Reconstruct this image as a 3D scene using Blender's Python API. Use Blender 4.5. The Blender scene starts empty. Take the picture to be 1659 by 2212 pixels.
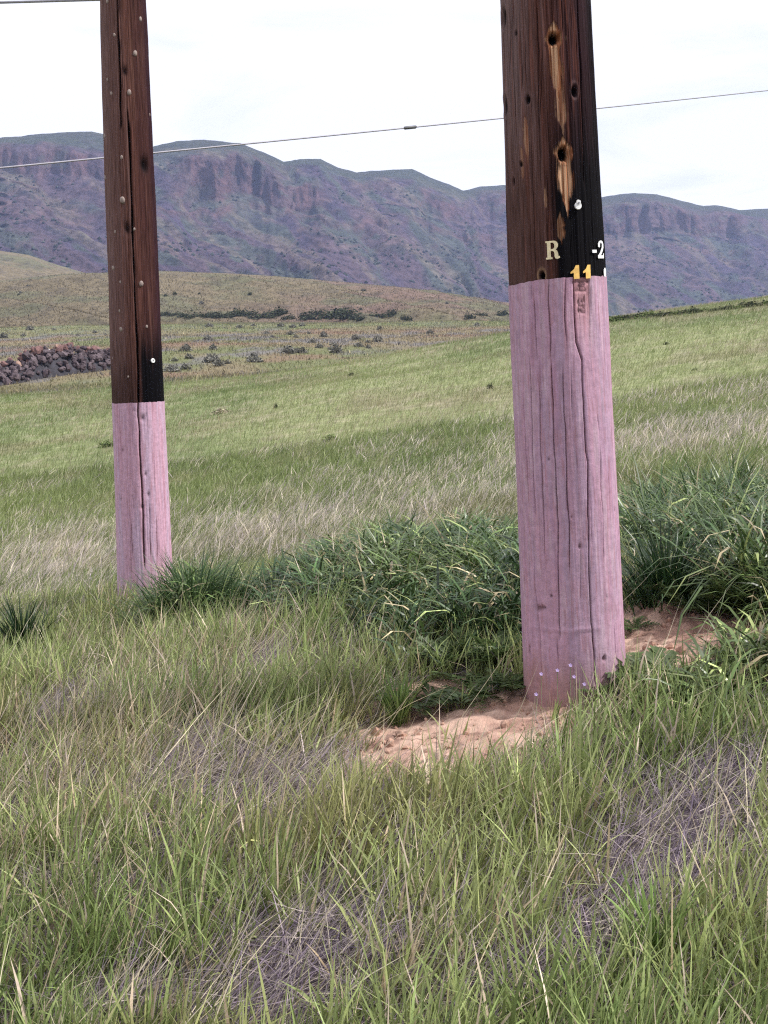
import bpy, bmesh, math, random
import numpy as np
from mathutils import Matrix, Vector

random.seed(7)
RNG = np.random.default_rng(11)
scene = bpy.context.scene
col = scene.collection

# ------------------------------------------------------------------ camera
# photograph coordinates below are in a 1659 x 2212 frame
FOC, CX, CY = 2400.0, 829.5, 1106.0
PITCH, ROLL = math.radians(9.6), math.radians(2.0)
EYE = np.array([0.0, 0.0, 1.6])
FW = np.array([0, math.cos(PITCH), -math.sin(PITCH)])
_r0 = np.array([1.0, 0, 0]); _u0 = np.array([0, math.sin(PITCH), math.cos(PITCH)])
RT = math.cos(ROLL) * _r0 - math.sin(ROLL) * _u0
UP = math.sin(ROLL) * _r0 + math.cos(ROLL) * _u0
cd = bpy.data.cameras.new('camera'); cam = bpy.data.objects.new('camera', cd); col.objects.link(cam)
cd.sensor_fit = 'VERTICAL'; cd.sensor_height = 36.0; cd.lens = 36.0 * FOC / 2212.0
cd.clip_start = 0.05; cd.clip_end = 20000
m = Matrix.Identity(4)
for i in range(3):
    m[i][0] = RT[i]; m[i][1] = UP[i]; m[i][2] = -FW[i]; m[i][3] = EYE[i]
cam.matrix_world = m
scene.camera = cam

def un(px, py, d):
    return EYE + (FW + RT * (px - CX) / FOC + UP * (CY - py) / FOC) * d
def pj(P):
    v = np.asarray(P, float) - EYE; z = v @ FW
    return CX + FOC * (v @ RT) / z, CY - FOC * (v @ UP) / z, z

# ------------------------------------------------------------------ world, sun, exposure
SUN_EL, SUN_AZ = math.radians(49), math.radians(96)      # azimuth clockwise from +Y (view direction)
world = bpy.data.worlds.new('World'); scene.world = world; world.use_nodes = True
wn, wl = world.node_tree.nodes, world.node_tree.links
wn.clear()
wo = wn.new('ShaderNodeOutputWorld'); bg = wn.new('ShaderNodeBackground'); bg.inputs['Strength'].default_value = 0.1
sky = wn.new('ShaderNodeTexSky'); sky.sky_type = 'NISHITA'; sky.sun_disc = False
sky.sun_elevation = SUN_EL; sky.sun_rotation = SUN_AZ; sky.air_density = 1.0; sky.dust_density = 1.0
tc = wn.new('ShaderNodeTexCoord'); sep = wn.new('ShaderNodeSeparateXYZ'); wl.new(tc.outputs['Generated'], sep.inputs[0])
zp = wn.new('ShaderNodeMath'); zp.operation = 'MAXIMUM'; wl.new(sep.outputs['Z'], zp.inputs[0]); zp.inputs[1].default_value = 0.0
za = wn.new('ShaderNodeMath'); za.operation = 'ADD'; wl.new(zp.outputs[0], za.inputs[0]); za.inputs[1].default_value = 0.12
dx = wn.new('ShaderNodeMath'); dx.operation = 'DIVIDE'; wl.new(sep.outputs['X'], dx.inputs[0]); wl.new(za.outputs[0], dx.inputs[1])
dy = wn.new('ShaderNodeMath'); dy.operation = 'DIVIDE'; wl.new(sep.outputs['Y'], dy.inputs[0]); wl.new(za.outputs[0], dy.inputs[1])
cv = wn.new('ShaderNodeCombineXYZ'); wl.new(dx.outputs[0], cv.inputs[0]); wl.new(dy.outputs[0], cv.inputs[1])
cn = wn.new('ShaderNodeTexNoise'); cn.inputs['Scale'].default_value = 0.9; cn.inputs['Detail'].default_value = 7; cn.inputs['Roughness'].default_value = 0.58; cn.inputs['Distortion'].default_value = 0.6
wl.new(cv.outputs[0], cn.inputs['Vector'])
cr = wn.new('ShaderNodeMapRange'); cr.inputs['From Min'].default_value = 0.30; cr.inputs['From Max'].default_value = 0.48
cr.inputs['To Min'].default_value = 0.70; cr.inputs['To Max'].default_value = 1.0
wl.new(cn.outputs['Fac'], cr.inputs['Value'])
mx = wn.new('ShaderNodeMix'); mx.data_type = 'RGBA'
wl.new(cr.outputs['Result'], mx.inputs['Factor']); wl.new(sky.outputs[0], mx.inputs['A'])
mx.inputs['B'].default_value = (11.3, 11.3, 11.5, 1)
wl.new(mx.outputs['Result'], bg.inputs['Color']); wl.new(bg.outputs[0], wo.inputs[0])

sd = bpy.data.lights.new('sun', 'SUN'); so = bpy.data.objects.new('sun', sd); col.objects.link(so)
sd.energy = 5.0; sd.angle = math.radians(4); sd.color = (1.0, 0.965, 0.92)
sdir = Vector((math.sin(SUN_AZ) * math.cos(SUN_EL), math.cos(SUN_AZ) * math.cos(SUN_EL), math.sin(SUN_EL)))
so.rotation_euler = sdir.to_track_quat('Z', 'Y').to_euler()

vs = scene.view_settings
vs.view_transform = 'Standard'; vs.look = 'None'; vs.gamma = 1.0; vs.exposure = 0.13; vs.use_curve_mapping = False
scene.render.engine = 'CYCLES'
cy = scene.cycles
cy.max_bounces = 6; cy.diffuse_bounces = 3; cy.glossy_bounces = 2; cy.transmission_bounces = 4; cy.volume_bounces = 1; cy.transparent_max_bounces = 4
cy.filter_width = 1.2; cy.use_denoising = False; cy.caustics_reflective = False; cy.caustics_refractive = False
cy.sample_clamp_indirect = 4.0
scene.render.film_transparent = False

# ------------------------------------------------------------------ helpers
def tag(o, label=None, cat=None, group=None, kind=None):
    if label: o['label'] = label
    if cat: o['category'] = cat
    if group: o['group'] = group
    if kind: o['kind'] = kind
    return o
def empty(name, loc):
    o = bpy.data.objects.new(name, None); col.objects.link(o); o.location = loc; o.empty_display_size = 0.2
    return o
def link(name, me, mat=None, parent=None, loc=None):
    o = bpy.data.objects.new(name, me); col.objects.link(o)
    if mat is not None and not me.materials: me.materials.append(mat)
    if parent is not None: o.parent = parent
    if loc is not None: o.location = loc
    return o
def fast_mesh(name, co, loops, starts, cols=None, uv=None, smooth=True):
    me = bpy.data.meshes.new(name)
    co = np.ascontiguousarray(co, dtype=np.float32)
    me.vertices.add(len(co)); me.vertices.foreach_set('co', co.ravel())
    loops = np.ascontiguousarray(loops, dtype=np.int32); starts = np.ascontiguousarray(starts, dtype=np.int32)
    me.loops.add(len(loops)); me.loops.foreach_set('vertex_index', loops)
    me.polygons.add(len(starts)); me.polygons.foreach_set('loop_start', starts)
    if smooth: me.polygons.foreach_set('use_smooth', np.ones(len(starts), dtype=bool))
    if cols is not None:
        a = me.attributes.new('Col', 'FLOAT_COLOR', 'POINT')
        c4 = np.ones((len(co), 4), dtype=np.float32); c4[:, :3] = cols
        a.data.foreach_set('color', c4.ravel())
    if uv is not None:
        u = me.uv_layers.new(name='UVMap'); u.data.foreach_set('uv', np.ascontiguousarray(uv[loops], dtype=np.float32).ravel())
    me.update(calc_edges=True); me.validate()
    return me
def grid_mesh(name, P, cols=None, uv=None, wrap=False, flip=False):
    """P: (rows, cols, 3)"""
    nr, nc = P.shape[:2]
    idx = np.arange(nr * nc).reshape(nr, nc)
    if wrap:
        nxt = np.roll(idx, -1, axis=1); a, b, c, d = idx[:-1], nxt[:-1], nxt[1:], idx[1:]
    else:
        a, b, c, d = idx[:-1, :-1], idx[:-1, 1:], idx[1:, 1:], idx[1:, :-1]
    q = np.stack([a, b, c, d] if not flip else [a, d, c, b], axis=-1).reshape(-1, 4)
    return fast_mesh(name, P.reshape(-1, 3), q.ravel(), np.arange(len(q)) * 4,
                     None if cols is None else cols.reshape(-1, 3), None if uv is None else uv.reshape(-1, 2))

def _hash(ix, iy, seed):
    n = (ix.astype(np.int64) * 374761393 + iy.astype(np.int64) * 668265263 + seed * 1442695041) & 0xffffffff
    n = ((n ^ (n >> 13)) * 1274126177) & 0xffffffff
    n = (n ^ (n >> 16)) & 0xffffffff
    return n / 4294967295.0
def vn(x, y, seed=0):
    x = np.asarray(x, float); y = np.asarray(y, float)
    x, y = np.broadcast_arrays(x, y)
    ix = np.floor(x); iy = np.floor(y); fx = x - ix; fy = y - iy
    fx = fx * fx * fx * (fx * (fx * 6 - 15) + 10); fy = fy * fy * fy * (fy * (fy * 6 - 15) + 10)
    a = _hash(ix, iy, seed); b = _hash(ix + 1, iy, seed); c = _hash(ix, iy + 1, seed); d = _hash(ix + 1, iy + 1, seed)
    return (a + (b - a) * fx) * (1 - fy) + (c + (d - c) * fx) * fy
def fbm(x, y, seed=0, oct=5, rough=0.5):
    s = 0; a = 1; t = 0
    for i in range(oct):
        s = s + a * vn(x * 2 ** i + 17.3 * i, y * 2 ** i - 9.1 * i, seed + i); t += a; a *= rough
    return s / t
def sstep(a, b, x):
    t = np.clip((x - a) / (b - a), 0, 1); return t * t * (3 - 2 * t)
def mixc(a, b, t):
    return np.asarray(a) * (1 - t[..., None]) + np.asarray(b) * t[..., None]

# ------------------------------------------------------------------ materials
def newmat(name):
    mt = bpy.data.materials.new(name); mt.use_nodes = True
    nt = mt.node_tree; nt.nodes.clear()
    out = nt.nodes.new('ShaderNodeOutputMaterial'); b = nt.nodes.new('ShaderNodeBsdfPrincipled')
    nt.links.new(b.outputs[0], out.inputs['Surface'])
    return mt, nt, b, out
def nd(nt, kind, **kw):
    n = nt.nodes.new(kind)
    for k, v in kw.items():
        if k in n.inputs: n.inputs[k].default_value = v
        else: setattr(n, k, v)
    return n
def attr_noise_mat(name, rough=0.9, scale=6.0, amt=0.35, bump=0.0, bscale=30.0, bdist=0.02, coord='Object', stretch=(1, 1, 1), detail=6, spec=0.25, tint=None):
    mt, nt, b, out = newmat(name); L = nt.links
    at = nd(nt, 'ShaderNodeAttribute', attribute_name='Col')
    t = nd(nt, 'ShaderNodeTexCoord'); mp = nd(nt, 'ShaderNodeMapping'); mp.inputs['Scale'].default_value = stretch
    L.new(t.outputs[coord], mp.inputs['Vector'])
    n1 = nd(nt, 'ShaderNodeTexNoise', Scale=scale, Detail=detail, Roughness=0.62); L.new(mp.outputs[0], n1.inputs['Vector'])
    mr = nd(nt, 'ShaderNodeMapRange'); mr.inputs['From Min'].default_value = 0.28; mr.inputs['From Max'].default_value = 0.72
    mr.inputs['To Min'].default_value = 1 - amt; mr.inputs['To Max'].default_value = 1 + amt
    L.new(n1.outputs['Fac'], mr.inputs['Value'])
    mu = nd(nt, 'ShaderNodeVectorMath', operation='SCALE'); L.new(at.outputs['Color'], mu.inputs[0]); L.new(mr.outputs['Result'], mu.inputs['Scale'])
    L.new(mu.outputs[0], b.inputs['Base Color'])
    b.inputs['Roughness'].default_value = rough; b.inputs['Specular IOR Level'].default_value = spec
    if bump > 0:
        n2 = nd(nt, 'ShaderNodeTexNoise', Scale=bscale, Detail=6, Roughness=0.65); L.new(mp.outputs[0], n2.inputs['Vector'])
        bp = nd(nt, 'ShaderNodeBump', Strength=bump, Distance=bdist); L.new(n2.outputs['Fac'], bp.inputs['Height']); L.new(bp.outputs[0], b.inputs['Normal'])
    return mt
def grass_mat(name, rough=0.5, trans=0.35, spec=0.35):
    mt, nt, b, out = newmat(name); L = nt.links
    at = nd(nt, 'ShaderNodeAttribute', attribute_name='Col')
    L.new(at.outputs['Color'], b.inputs['Base Color']); b.inputs['Roughness'].default_value = rough
    b.inputs['Specular IOR Level'].default_value = spec
    tr = nd(nt, 'ShaderNodeBsdfTranslucent'); L.new(at.outputs['Color'], tr.inputs['Color'])
    ms = nd(nt, 'ShaderNodeMixShader'); ms.inputs[0].default_value = trans
    L.new(b.outputs[0], ms.inputs[1]); L.new(tr.outputs[0], ms.inputs[2]); L.new(ms.outputs[0], out.inputs['Surface'])
    return mt
def flat_mat(name, c, rough=0.6, metal=0.0, scale=40, amt=0.2, bump=0.0):
    mt, nt, b, out = newmat(name); L = nt.links
    t = nd(nt, 'ShaderNodeTexCoord')
    n1 = nd(nt, 'ShaderNodeTexNoise', Scale=scale, Detail=4); L.new(t.outputs['Object'], n1.inputs['Vector'])
    mr = nd(nt, 'ShaderNodeMapRange'); mr.inputs['From Min'].default_value = 0.3; mr.inputs['From Max'].default_value = 0.7
    mr.inputs['To Min'].default_value = 1 - amt; mr.inputs['To Max'].default_value = 1 + amt
    L.new(n1.outputs['Fac'], mr.inputs['Value'])
    mu = nd(nt, 'ShaderNodeVectorMath', operation='SCALE'); mu.inputs[0].default_value = c[:3]; L.new(mr.outputs['Result'], mu.inputs['Scale'])
    L.new(mu.outputs[0], b.inputs['Base Color']); b.inputs['Roughness'].default_value = rough; b.inputs['Metallic'].default_value = metal
    if bump:
        bp = nd(nt, 'ShaderNodeBump', Strength=bump, Distance=0.01); L.new(n1.outputs['Fac'], bp.inputs['Height']); L.new(bp.outputs[0], b.inputs['Normal'])
    return mt

M_GROUND = attr_noise_mat('meadow_earth', 0.95, 3.0, 0.35, 0.6, 20, 0.03)
M_SOIL = attr_noise_mat('bare_soil', 0.95, 22.0, 0.22, 0.9, 60, 0.012)
M_HILL = attr_noise_mat('dry_hillside', 0.95, 0.35, 0.4, 0.5, 0.8, 0.6)
M_MOUNT = attr_noise_mat('mountain_rock', 0.95, 0.10, 0.5, 1.0, 0.12, 8.0, detail=9, spec=0.05)
M_GRASS = grass_mat('grass_blade', 0.5, 0.35, 0.3)
M_LUSH = grass_mat('lush_blade', 0.38, 0.22, 0.42)
M_STRAW = grass_mat('dry_straw', 0.6, 0.2, 0.3)
M_LEAF = grass_mat('weed_leaf', 0.5, 0.3, 0.3)
M_SHRUB = grass_mat('shrub_leaf', 0.7, 0.2, 0.1)

# ------------------------------------------------------------------ terrain height (thin plate spline through surveyed points)
def W(px, py, d, dz=0.0):
    p = un(px, py, d); return (p[0], p[1], p[2] + dz)
CTRL = [
    (0.74, 4.24, 0.15), (-1.81, 8.09, -0.42), (0, 0, 0.05), (-1.6, 0.2, -0.10), (1.6, 0.2, 0.2), (0, -5, 0.0), (-6, -4, -0.6), (6, -4, 0.6),
    (-0.8, 2.4, 0.02), (0.9, 2.4, 0.14), (0.0, 3.3, 0.08), (-1.2, 4.5, -0.05), (1.5, 4.9, 0.27), (2.3, 4.3, 0.35), (1.9, 6.2, 0.10), (0.0, 6.4, -0.02), (-0.9, 6.4, -0.18),
    (0.0, 9.5, -0.50), (2.6, 9.0, -0.08), (-3.2, 10, -0.75), (0.2, 15, -0.70), (5.2, 15.5, 0.05), (-5.5, 16, -1.10), (0.5, 27, -0.45), (9.5, 28, 0.65), (-9.5, 27, -1.25),
    W(1659, 650, 60), W(1330, 688, 57), W(1120, 714, 55), W(700, 806, 50), W(360, 852, 46), W(0, 892, 43), W(-400, 930, 42), W(2100, 610, 62),
    W(1659, 650, 95, -1.6), W(1120, 708, 88, -1.8), W(700, 785, 75, -0.5), W(360, 812, 66, -0.2), W(60, 818, 70), W(-300, 850, 70),
    W(250, 775, 85), W(600, 750, 100), W(900, 725, 130), W(300, 735, 130), W(700, 697, 215), W(300, 697, 215), W(0, 705, 200), W(1000, 690, 225), W(1300, 690, 240, -2), W(1700, 680, 260, -4), W(-500, 715, 220),
]
CTRL = np.array(CTRL)
def _u(r2): return 0.5 * r2 * np.log(r2 + 1e-9)
def _fit(C):
    n = len(C); d2 = ((C[:, None, :2] - C[None, :, :2]) ** 2).sum(-1)
    # gentler kernel: distances on a log scale keep the near field detailed
    A = np.zeros((n + 3, n + 3)); A[:n, :n] = _u(d2) + np.eye(n) * 0.02; A[:n, n] = 1; A[:n, n + 1:] = C[:, :2]; A[n, :n] = 1; A[n + 1:, :n] = C[:, :2].T
    b = np.zeros(n + 3); b[:n] = C[:, 2]
    return np.linalg.solve(A, b)
_TP = _fit(CTRL)
def H0(x, y):
    x = np.asarray(x, float); y = np.asarray(y, float); sh = x.shape; x = x.ravel(); y = y.ravel()
    out = np.empty(len(x)); n = len(CTRL)
    for s in range(0, len(x), 40000):
        X = x[s:s + 40000]; Y = y[s:s + 40000]
        d2 = (X[:, None] - CTRL[None, :, 0]) ** 2 + (Y[:, None] - CTRL[None, :, 1]) ** 2
        out[s:s + 40000] = _u(d2) @ _TP[:n] + _TP[n] + _TP[n + 1] * X + _TP[n + 2] * Y
    return out.reshape(sh)
def HT(x, y):
    x = np.asarray(x, float); y = np.asarray(y, float)
    r = np.hypot(x, y)
    k = np.clip(250.0 / np.maximum(r, 1e-6), None, 1.0)
    z = H0(x * k, y * k)
    far = sstep(200, 330, r)
    z = np.clip(z, -12, 12) * (1 - far) + (-6.0) * far
    z = z + (fbm(x / 1.1, y / 1.1, 3, 4) - 0.5) * 0.10 * sstep(0.5, 3, r) * (1 - far) + (fbm(x / 9, y / 9, 5, 3) - 0.5) * 0.3 * sstep(9, 30, r)
    return z
def at(px, py, lo=1.2, hi=240.0):
    d = FW + RT * (px - CX) / FOC + UP * (CY - py) / FOC
    ts = np.geomspace(lo, hi, 1500); P = EYE + ts[:, None] * d
    g = P[:, 2] - HT(P[:, 0], P[:, 1])
    i = np.argmax(g < 0) if (g < 0).any() else len(ts) - 1
    return P[max(i, 0)]

def field_colour(x, y):
    """real ground cover colours: green field, dry strips, sage flat"""
    n1 = fbm(x / 7, y / 16, 21, 4); n2 = fbm(x / 2.0, y / 4.0, 22, 3); n3 = fbm(x / 22, y / 9, 23, 4)
    n4 = fbm(x / 0.5, y / 0.5, 24, 3)
    green = np.array([0.165, 0.195, 0.085]); lime = np.array([0.230, 0.250, 0.120]); dry = np.array([0.33, 0.29, 0.21]); brown = np.array([0.19, 0.155, 0.10]); sage = np.array([0.14, 0.13, 0.13])
    c = mixc(green, lime, sstep(0.35, 0.65, n1))
    c = mixc(c, np.broadcast_to(brown, c.shape), 0.5 * sstep(0.52, 0.72, n2) * sstep(0.4, 0.6, n3))
    c = mixc(c, np.broadcast_to(dry, c.shape), 0.6 * sstep(0.55, 0.75, n4))
    r = np.hypot(x, y)
    fl = sstep(58, 66, r + 0.25 * (x + 10) * 0)           # the flat beyond the crest: browner with sage
    c2 = mixc(np.array([0.170, 0.140, 0.085]), np.array([0.125, 0.135, 0.060]), sstep(0.44, 0.58, fbm(x / 16, y / 22, 25, 5, 0.6)))
    c2 = mixc(c2, np.broadcast_to(sage, c2.shape), 0.9 * sstep(0.5, 0.62, fbm(x / 5, y / 12, 26, 5, 0.6)))
    c2 = mixc(c2, np.broadcast_to(np.array([0.185, 0.115, 0.085]), c2.shape), 0.7 * sstep(0.52, 0.66, fbm(x / 7, y / 9, 27, 4, 0.6)))
    c2 = mixc(c2, np.broadcast_to(np.array([0.145, 0.165, 0.070]), c2.shape), 0.7 * sstep(150, 185, r))
    return mixc(c, c2, fl)

def ell(px, py, rx, ry, w=1.0):
    p = at(px, py); a = at(px, py - ry); b = at(px, py + ry); d = np.linalg.norm(p - EYE)
    return (p[0], p[1], rx * d / FOC, max(0.5 * abs(a[1] - b[1]), 0.06), w)
def ew(E, x, y, soft=True):
    o = np.zeros(len(x))
    for cx, cy_, rx, ry, w in E:
        o = np.maximum(o, w * np.exp(-(((x - cx) / rx) ** 2 + ((y - cy_) / ry) ** 2) ** 1.5))
    return o
THATCH = [ell(560, 1710, 190, 70), ell(440, 1650, 90, 40, .7), ell(680, 2090, 190, 110), ell(560, 2190, 120, 60), ell(1330, 2010, 110, 90), ell(1400, 1880, 110, 110), ell(1480, 1760, 110, 80), ell(1580, 1690, 70, 60, .8), ell(130, 1550, 70, 50), ell(570, 1440, 60, 45, .8), ell(1130, 2150, 160, 60, .9), ell(360, 1720, 130, 60, .6), ell(60, 1960, 60, 60, .7), ell(1600, 1960, 60, 100, .7), ell(960, 2010, 80, 30, .5), ell(250, 2200, 140, 40, .7), ell(320, 1980, 60, 40, .6), ell(860, 1830, 60, 30, .5)]
LUSH = [ell(860, 1265, 110, 55, .95), ell(1010, 1255, 120, 55, .95), ell(1090, 1310, 80, 60, .9), ell(1010, 1360, 70, 50, .55), ell(720, 1285, 95, 40, .75), ell(620, 1310, 60, 30, .55), ell(1440, 1240, 110, 50), ell(1580, 1220, 130, 80), ell(1500, 1140, 200, 45, .85), ell(1640, 1330, 70, 50), ell(425, 1340, 65, 30, .85), ell(590, 1330, 60, 28, .35), ell(1640, 1480, 80, 60, .9), ell(1530, 1530, 90, 40, .55), ell(900, 1400, 90, 40, .35)]
STRAWY = [ell(180, 1650, 330, 170), ell(300, 1480, 260, 60, .7), ell(420, 1850, 260, 90, .6), ell(1500, 1900, 200, 140, .6), ell(900, 2120, 300, 80, .5)]
DRYF = [ell(900, 1070, 420, 70, .7), ell(1080, 1030, 160, 70, .6), ell(500, 1150, 330, 60, .7), ell(150, 1210, 300, 75, .8), ell(1480, 950, 300, 50, .8), ell(700, 1125, 220, 50, .7), ell(60, 1310, 160, 40, .6)]

soil_pts = [(at(900, 1585), 0.20, 0.13), (at(1010, 1560), 0.25, 0.14), (at(1120, 1535), 0.25, 0.14), (at(850, 1620), 0.10, 0.10), (at(1400, 1410), 0.22, 0.18), (at(1500, 1365), 0.22, 0.17), (at(1420, 1345), 0.18, 0.18), (at(1240, 1490), 0.26, 0.13), (at(950, 1500), 0.14, 0.13), (at(1600, 1380), 0.16, 0.08), (at(1470, 1415), 0.26, 0.12), (at(1550, 1385), 0.2, 0.10), (at(860, 1650), 0.14, 0.13), (at(960, 1640), 0.22, 0.14), (at(1080, 1600), 0.22, 0.14), (at(1170, 1540), 0.14, 0.10), (at(1440, 1440), 0.26, 0.12), (at(1360, 1465), 0.18, 0.10), (at(880, 1520), 0.12, 0.10), (at(1330, 1440), 0.20, 0.14)]
def soil_w(x, y):
    w_ = np.zeros_like(np.asarray(x, float))
    for p, rx, ry in soil_pts:
        w_ = np.maximum(w_, np.exp(-(((x - p[0]) / rx) ** 2 + ((y - p[1]) / ry) ** 2)))
    return w_
# ground sheet: rings about the viewpoint, finer near it
ang = np.radians(np.concatenate([np.arange(-180, -36, 6), np.arange(-36, 36, 0.36), np.arange(36, 180, 6)]))
rad = np.concatenate([[0.01, 0.4, 0.8], np.geomspace(1.1, 330, 340), [500, 900, 1600, 2350]])
A_, R_ = np.meshgrid(ang, rad)
GX, GY = R_ * np.sin(A_), R_ * np.cos(A_); GZ = HT(GX, GY) - 0.05 * sstep(0.03, 0.14, soil_w(GX, GY))
gc = field_colour(GX, GY)
thatch = mixc(np.array([0.135, 0.10, 0.105]), np.array([0.10, 0.095, 0.06]), fbm(GX / 0.35, GY / 0.35, 31, 4))
_tw = ew(THATCH, GX.ravel(), GY.ravel()).reshape(GX.shape)
thatch = mixc(thatch, np.broadcast_to(np.array([0.070, 0.048, 0.066]), thatch.shape), 0.85 * np.clip(_tw * 1.3, 0, 1))
gc = mixc(thatch, gc, sstep(6.0, 14, R_))
ground = link('ground', grid_mesh('ground', np.stack([GX, GY, GZ], -1), gc, wrap=True, flip=True), M_GROUND)
tag(ground, kind='structure')

# ------------------------------------------------------------------ ranges: mountain, hills (base line -> ridge line -> back slope)
def range_mesh(name, mat, ridge, base, cliffs, nx, nh, xs, colour, ribs=12.0, rough=10.0, back=0.5, roundtop=0.10, seed=50, rscale=1.0, below=60.0):
    """ridge/base: lists of (px, py, distance); cliffs: list of (px0, px1, h0, h1, strength)"""
    px = np.linspace(xs[0], xs[1], nx)
    rp = np.array(ridge); bp = np.array(base)
    RP = np.array([un(a, np.interp(a, rp[:, 0], rp[:, 1]), np.interp(a, rp[:, 0], rp[:, 2])) for a in px])
    BP = np.array([un(a, np.interp(a, bp[:, 0], bp[:, 1]), np.interp(a, bp[:, 0], bp[:, 2])) for a in px])
    h = np.linspace(0, 1, nh)
    Hh, PX = np.meshgrid(h, px, indexing='ij')
    wob = (fbm(PX / 60, Hh * 0 + 3, seed + 40, 3) - 0.5) * 0.10
    dens = np.ones_like(Hh) * 1.0
    cl = np.zeros_like(Hh)
    for (a, b, h0, h1, s) in cliffs:
        edge = 18 + 0.10 * (b - a)
        m_ = sstep(a - edge, a + edge, PX) * (1 - sstep(b - edge, b + edge, PX)) * sstep(h0 + wob - 0.025, h0 + wob + 0.025, Hh) * (1 - sstep(h1 + wob - 0.02, h1 + wob + 0.03, Hh)) * s
        cl = np.maximum(cl, m_)
    if ribs > 0:      # ledges: thin level rock steps that come and go along the slope
        lv = Hh * 15 + 1.6 * (fbm(PX / 140, Hh * 2, seed + 61, 3) - 0.5)
        led = sstep(0.70, 0.80, lv % 1.0) * (1 - sstep(0.90, 1.0, lv % 1.0)) * sstep(0.50, 0.62, fbm(PX / 50, np.floor(lv) * 3.7, seed + 62, 4, 0.6)) * sstep(0.30, 0.5, Hh) * (1 - sstep(0.88, 0.93, Hh))
        cl = np.maximum(cl, 0.55 * led)
    dens = dens * (1 - 0.93 * np.clip(cl, 0, 1))
    top = sstep(1 - roundtop, 1.0, Hh); dens = dens * (1 + 5.0 * top)
    a = np.cumsum(dens, axis=0); a = (a - a[:1]) / (a[-1:] - a[:1])
    # each row keeps its elevation angle, the distance grows over slopes and stands still on cliffs
    pyr = np.interp(px, rp[:, 0], rp[:, 1]); pyb = np.interp(px, bp[:, 0], bp[:, 1]); dr = np.interp(px, rp[:, 0], rp[:, 2]); db = np.interp(px, bp[:, 0], bp[:, 2])
    PY = pyb[None] * (1 - Hh) + pyr[None] * Hh; DD = db[None] * (1 - a) + dr[None] * a
    P = EYE + (FW + RT * ((PX - CX) / FOC)[..., None] + UP * ((CY - PY) / FOC)[..., None]) * DD[..., None]
    s_m = np.concatenate([[0], np.cumsum(np.hypot(*(np.diff(RP[:, :2], axis=0).T)))])
    S = np.broadcast_to(s_m[None, :], Hh.shape); hm = Hh * (RP[:, 2] - BP[:, 2]).mean(); run = np.linalg.norm((RP - BP)[:, :2], axis=1).mean()
    D = a * run
    out = -(RP - BP)[:, :2]; out /= np.linalg.norm(out, axis=1)[:, None]
    fade = sstep(0, 0.05, Hh) * (1 - 0.85 * sstep(0.9, 1.0, Hh))
    rb = (np.abs(fbm(S / (26 * rscale), hm / 90, seed, 5, 0.66) - 0.5) * -4 + 0.5) * ribs * cl + (np.abs(fbm(S / (45 * rscale), hm / 200, seed + 5, 3) - 0.5)) * 2 * ribs * 1.6 * cl
    gl = (DD / db[None].mean()) ** 0 * (fbm((S + D * 0.55) / (70 * rscale), D / (420 * rscale), seed + 10, 5, 0.55) - 0.5) * 2 * rough * fade * (1 - 0.6 * cl)
    gf = (fbm((S + D * 0.5) / (14 * rscale), D / (60 * rscale), seed + 15, 4, 0.6) - 0.5) * 2 * rough * 0.16 * fade
    P[..., 0] += out[None, :, 0] * rb; P[..., 1] += out[None, :, 1] * rb
    P[..., 2] += gl + gf
    c = colour(S, D, Hh, cl, hm, PX)
    # back slope and skirt
    bk = []
    for i, (q, dz) in enumerate(((0.12, 0.05), (0.5, 0.35), (1.0, 1.0))):
        Q = P[-1].copy(); Q[:, :2] -= out * run * back * q; Q[:, 2] = RP[:, 2] - (RP[:, 2] - BP[:, 2]) * dz - (below if i == 2 else 0); bk.append(Q)
    sk = P[0].copy(); sk[:, :2] += out * run * 0.02; sk[:, 2] -= below
    P = np.concatenate([sk[None], P, np.array(bk)]); c = np.concatenate([c[:1], c, np.repeat(c[-1:], 3, 0)])
    o = link(name, grid_mesh(name, P, c), mat)
    tag(o, kind='structure')
    return o, P[1:1 + nh], cl

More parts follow.
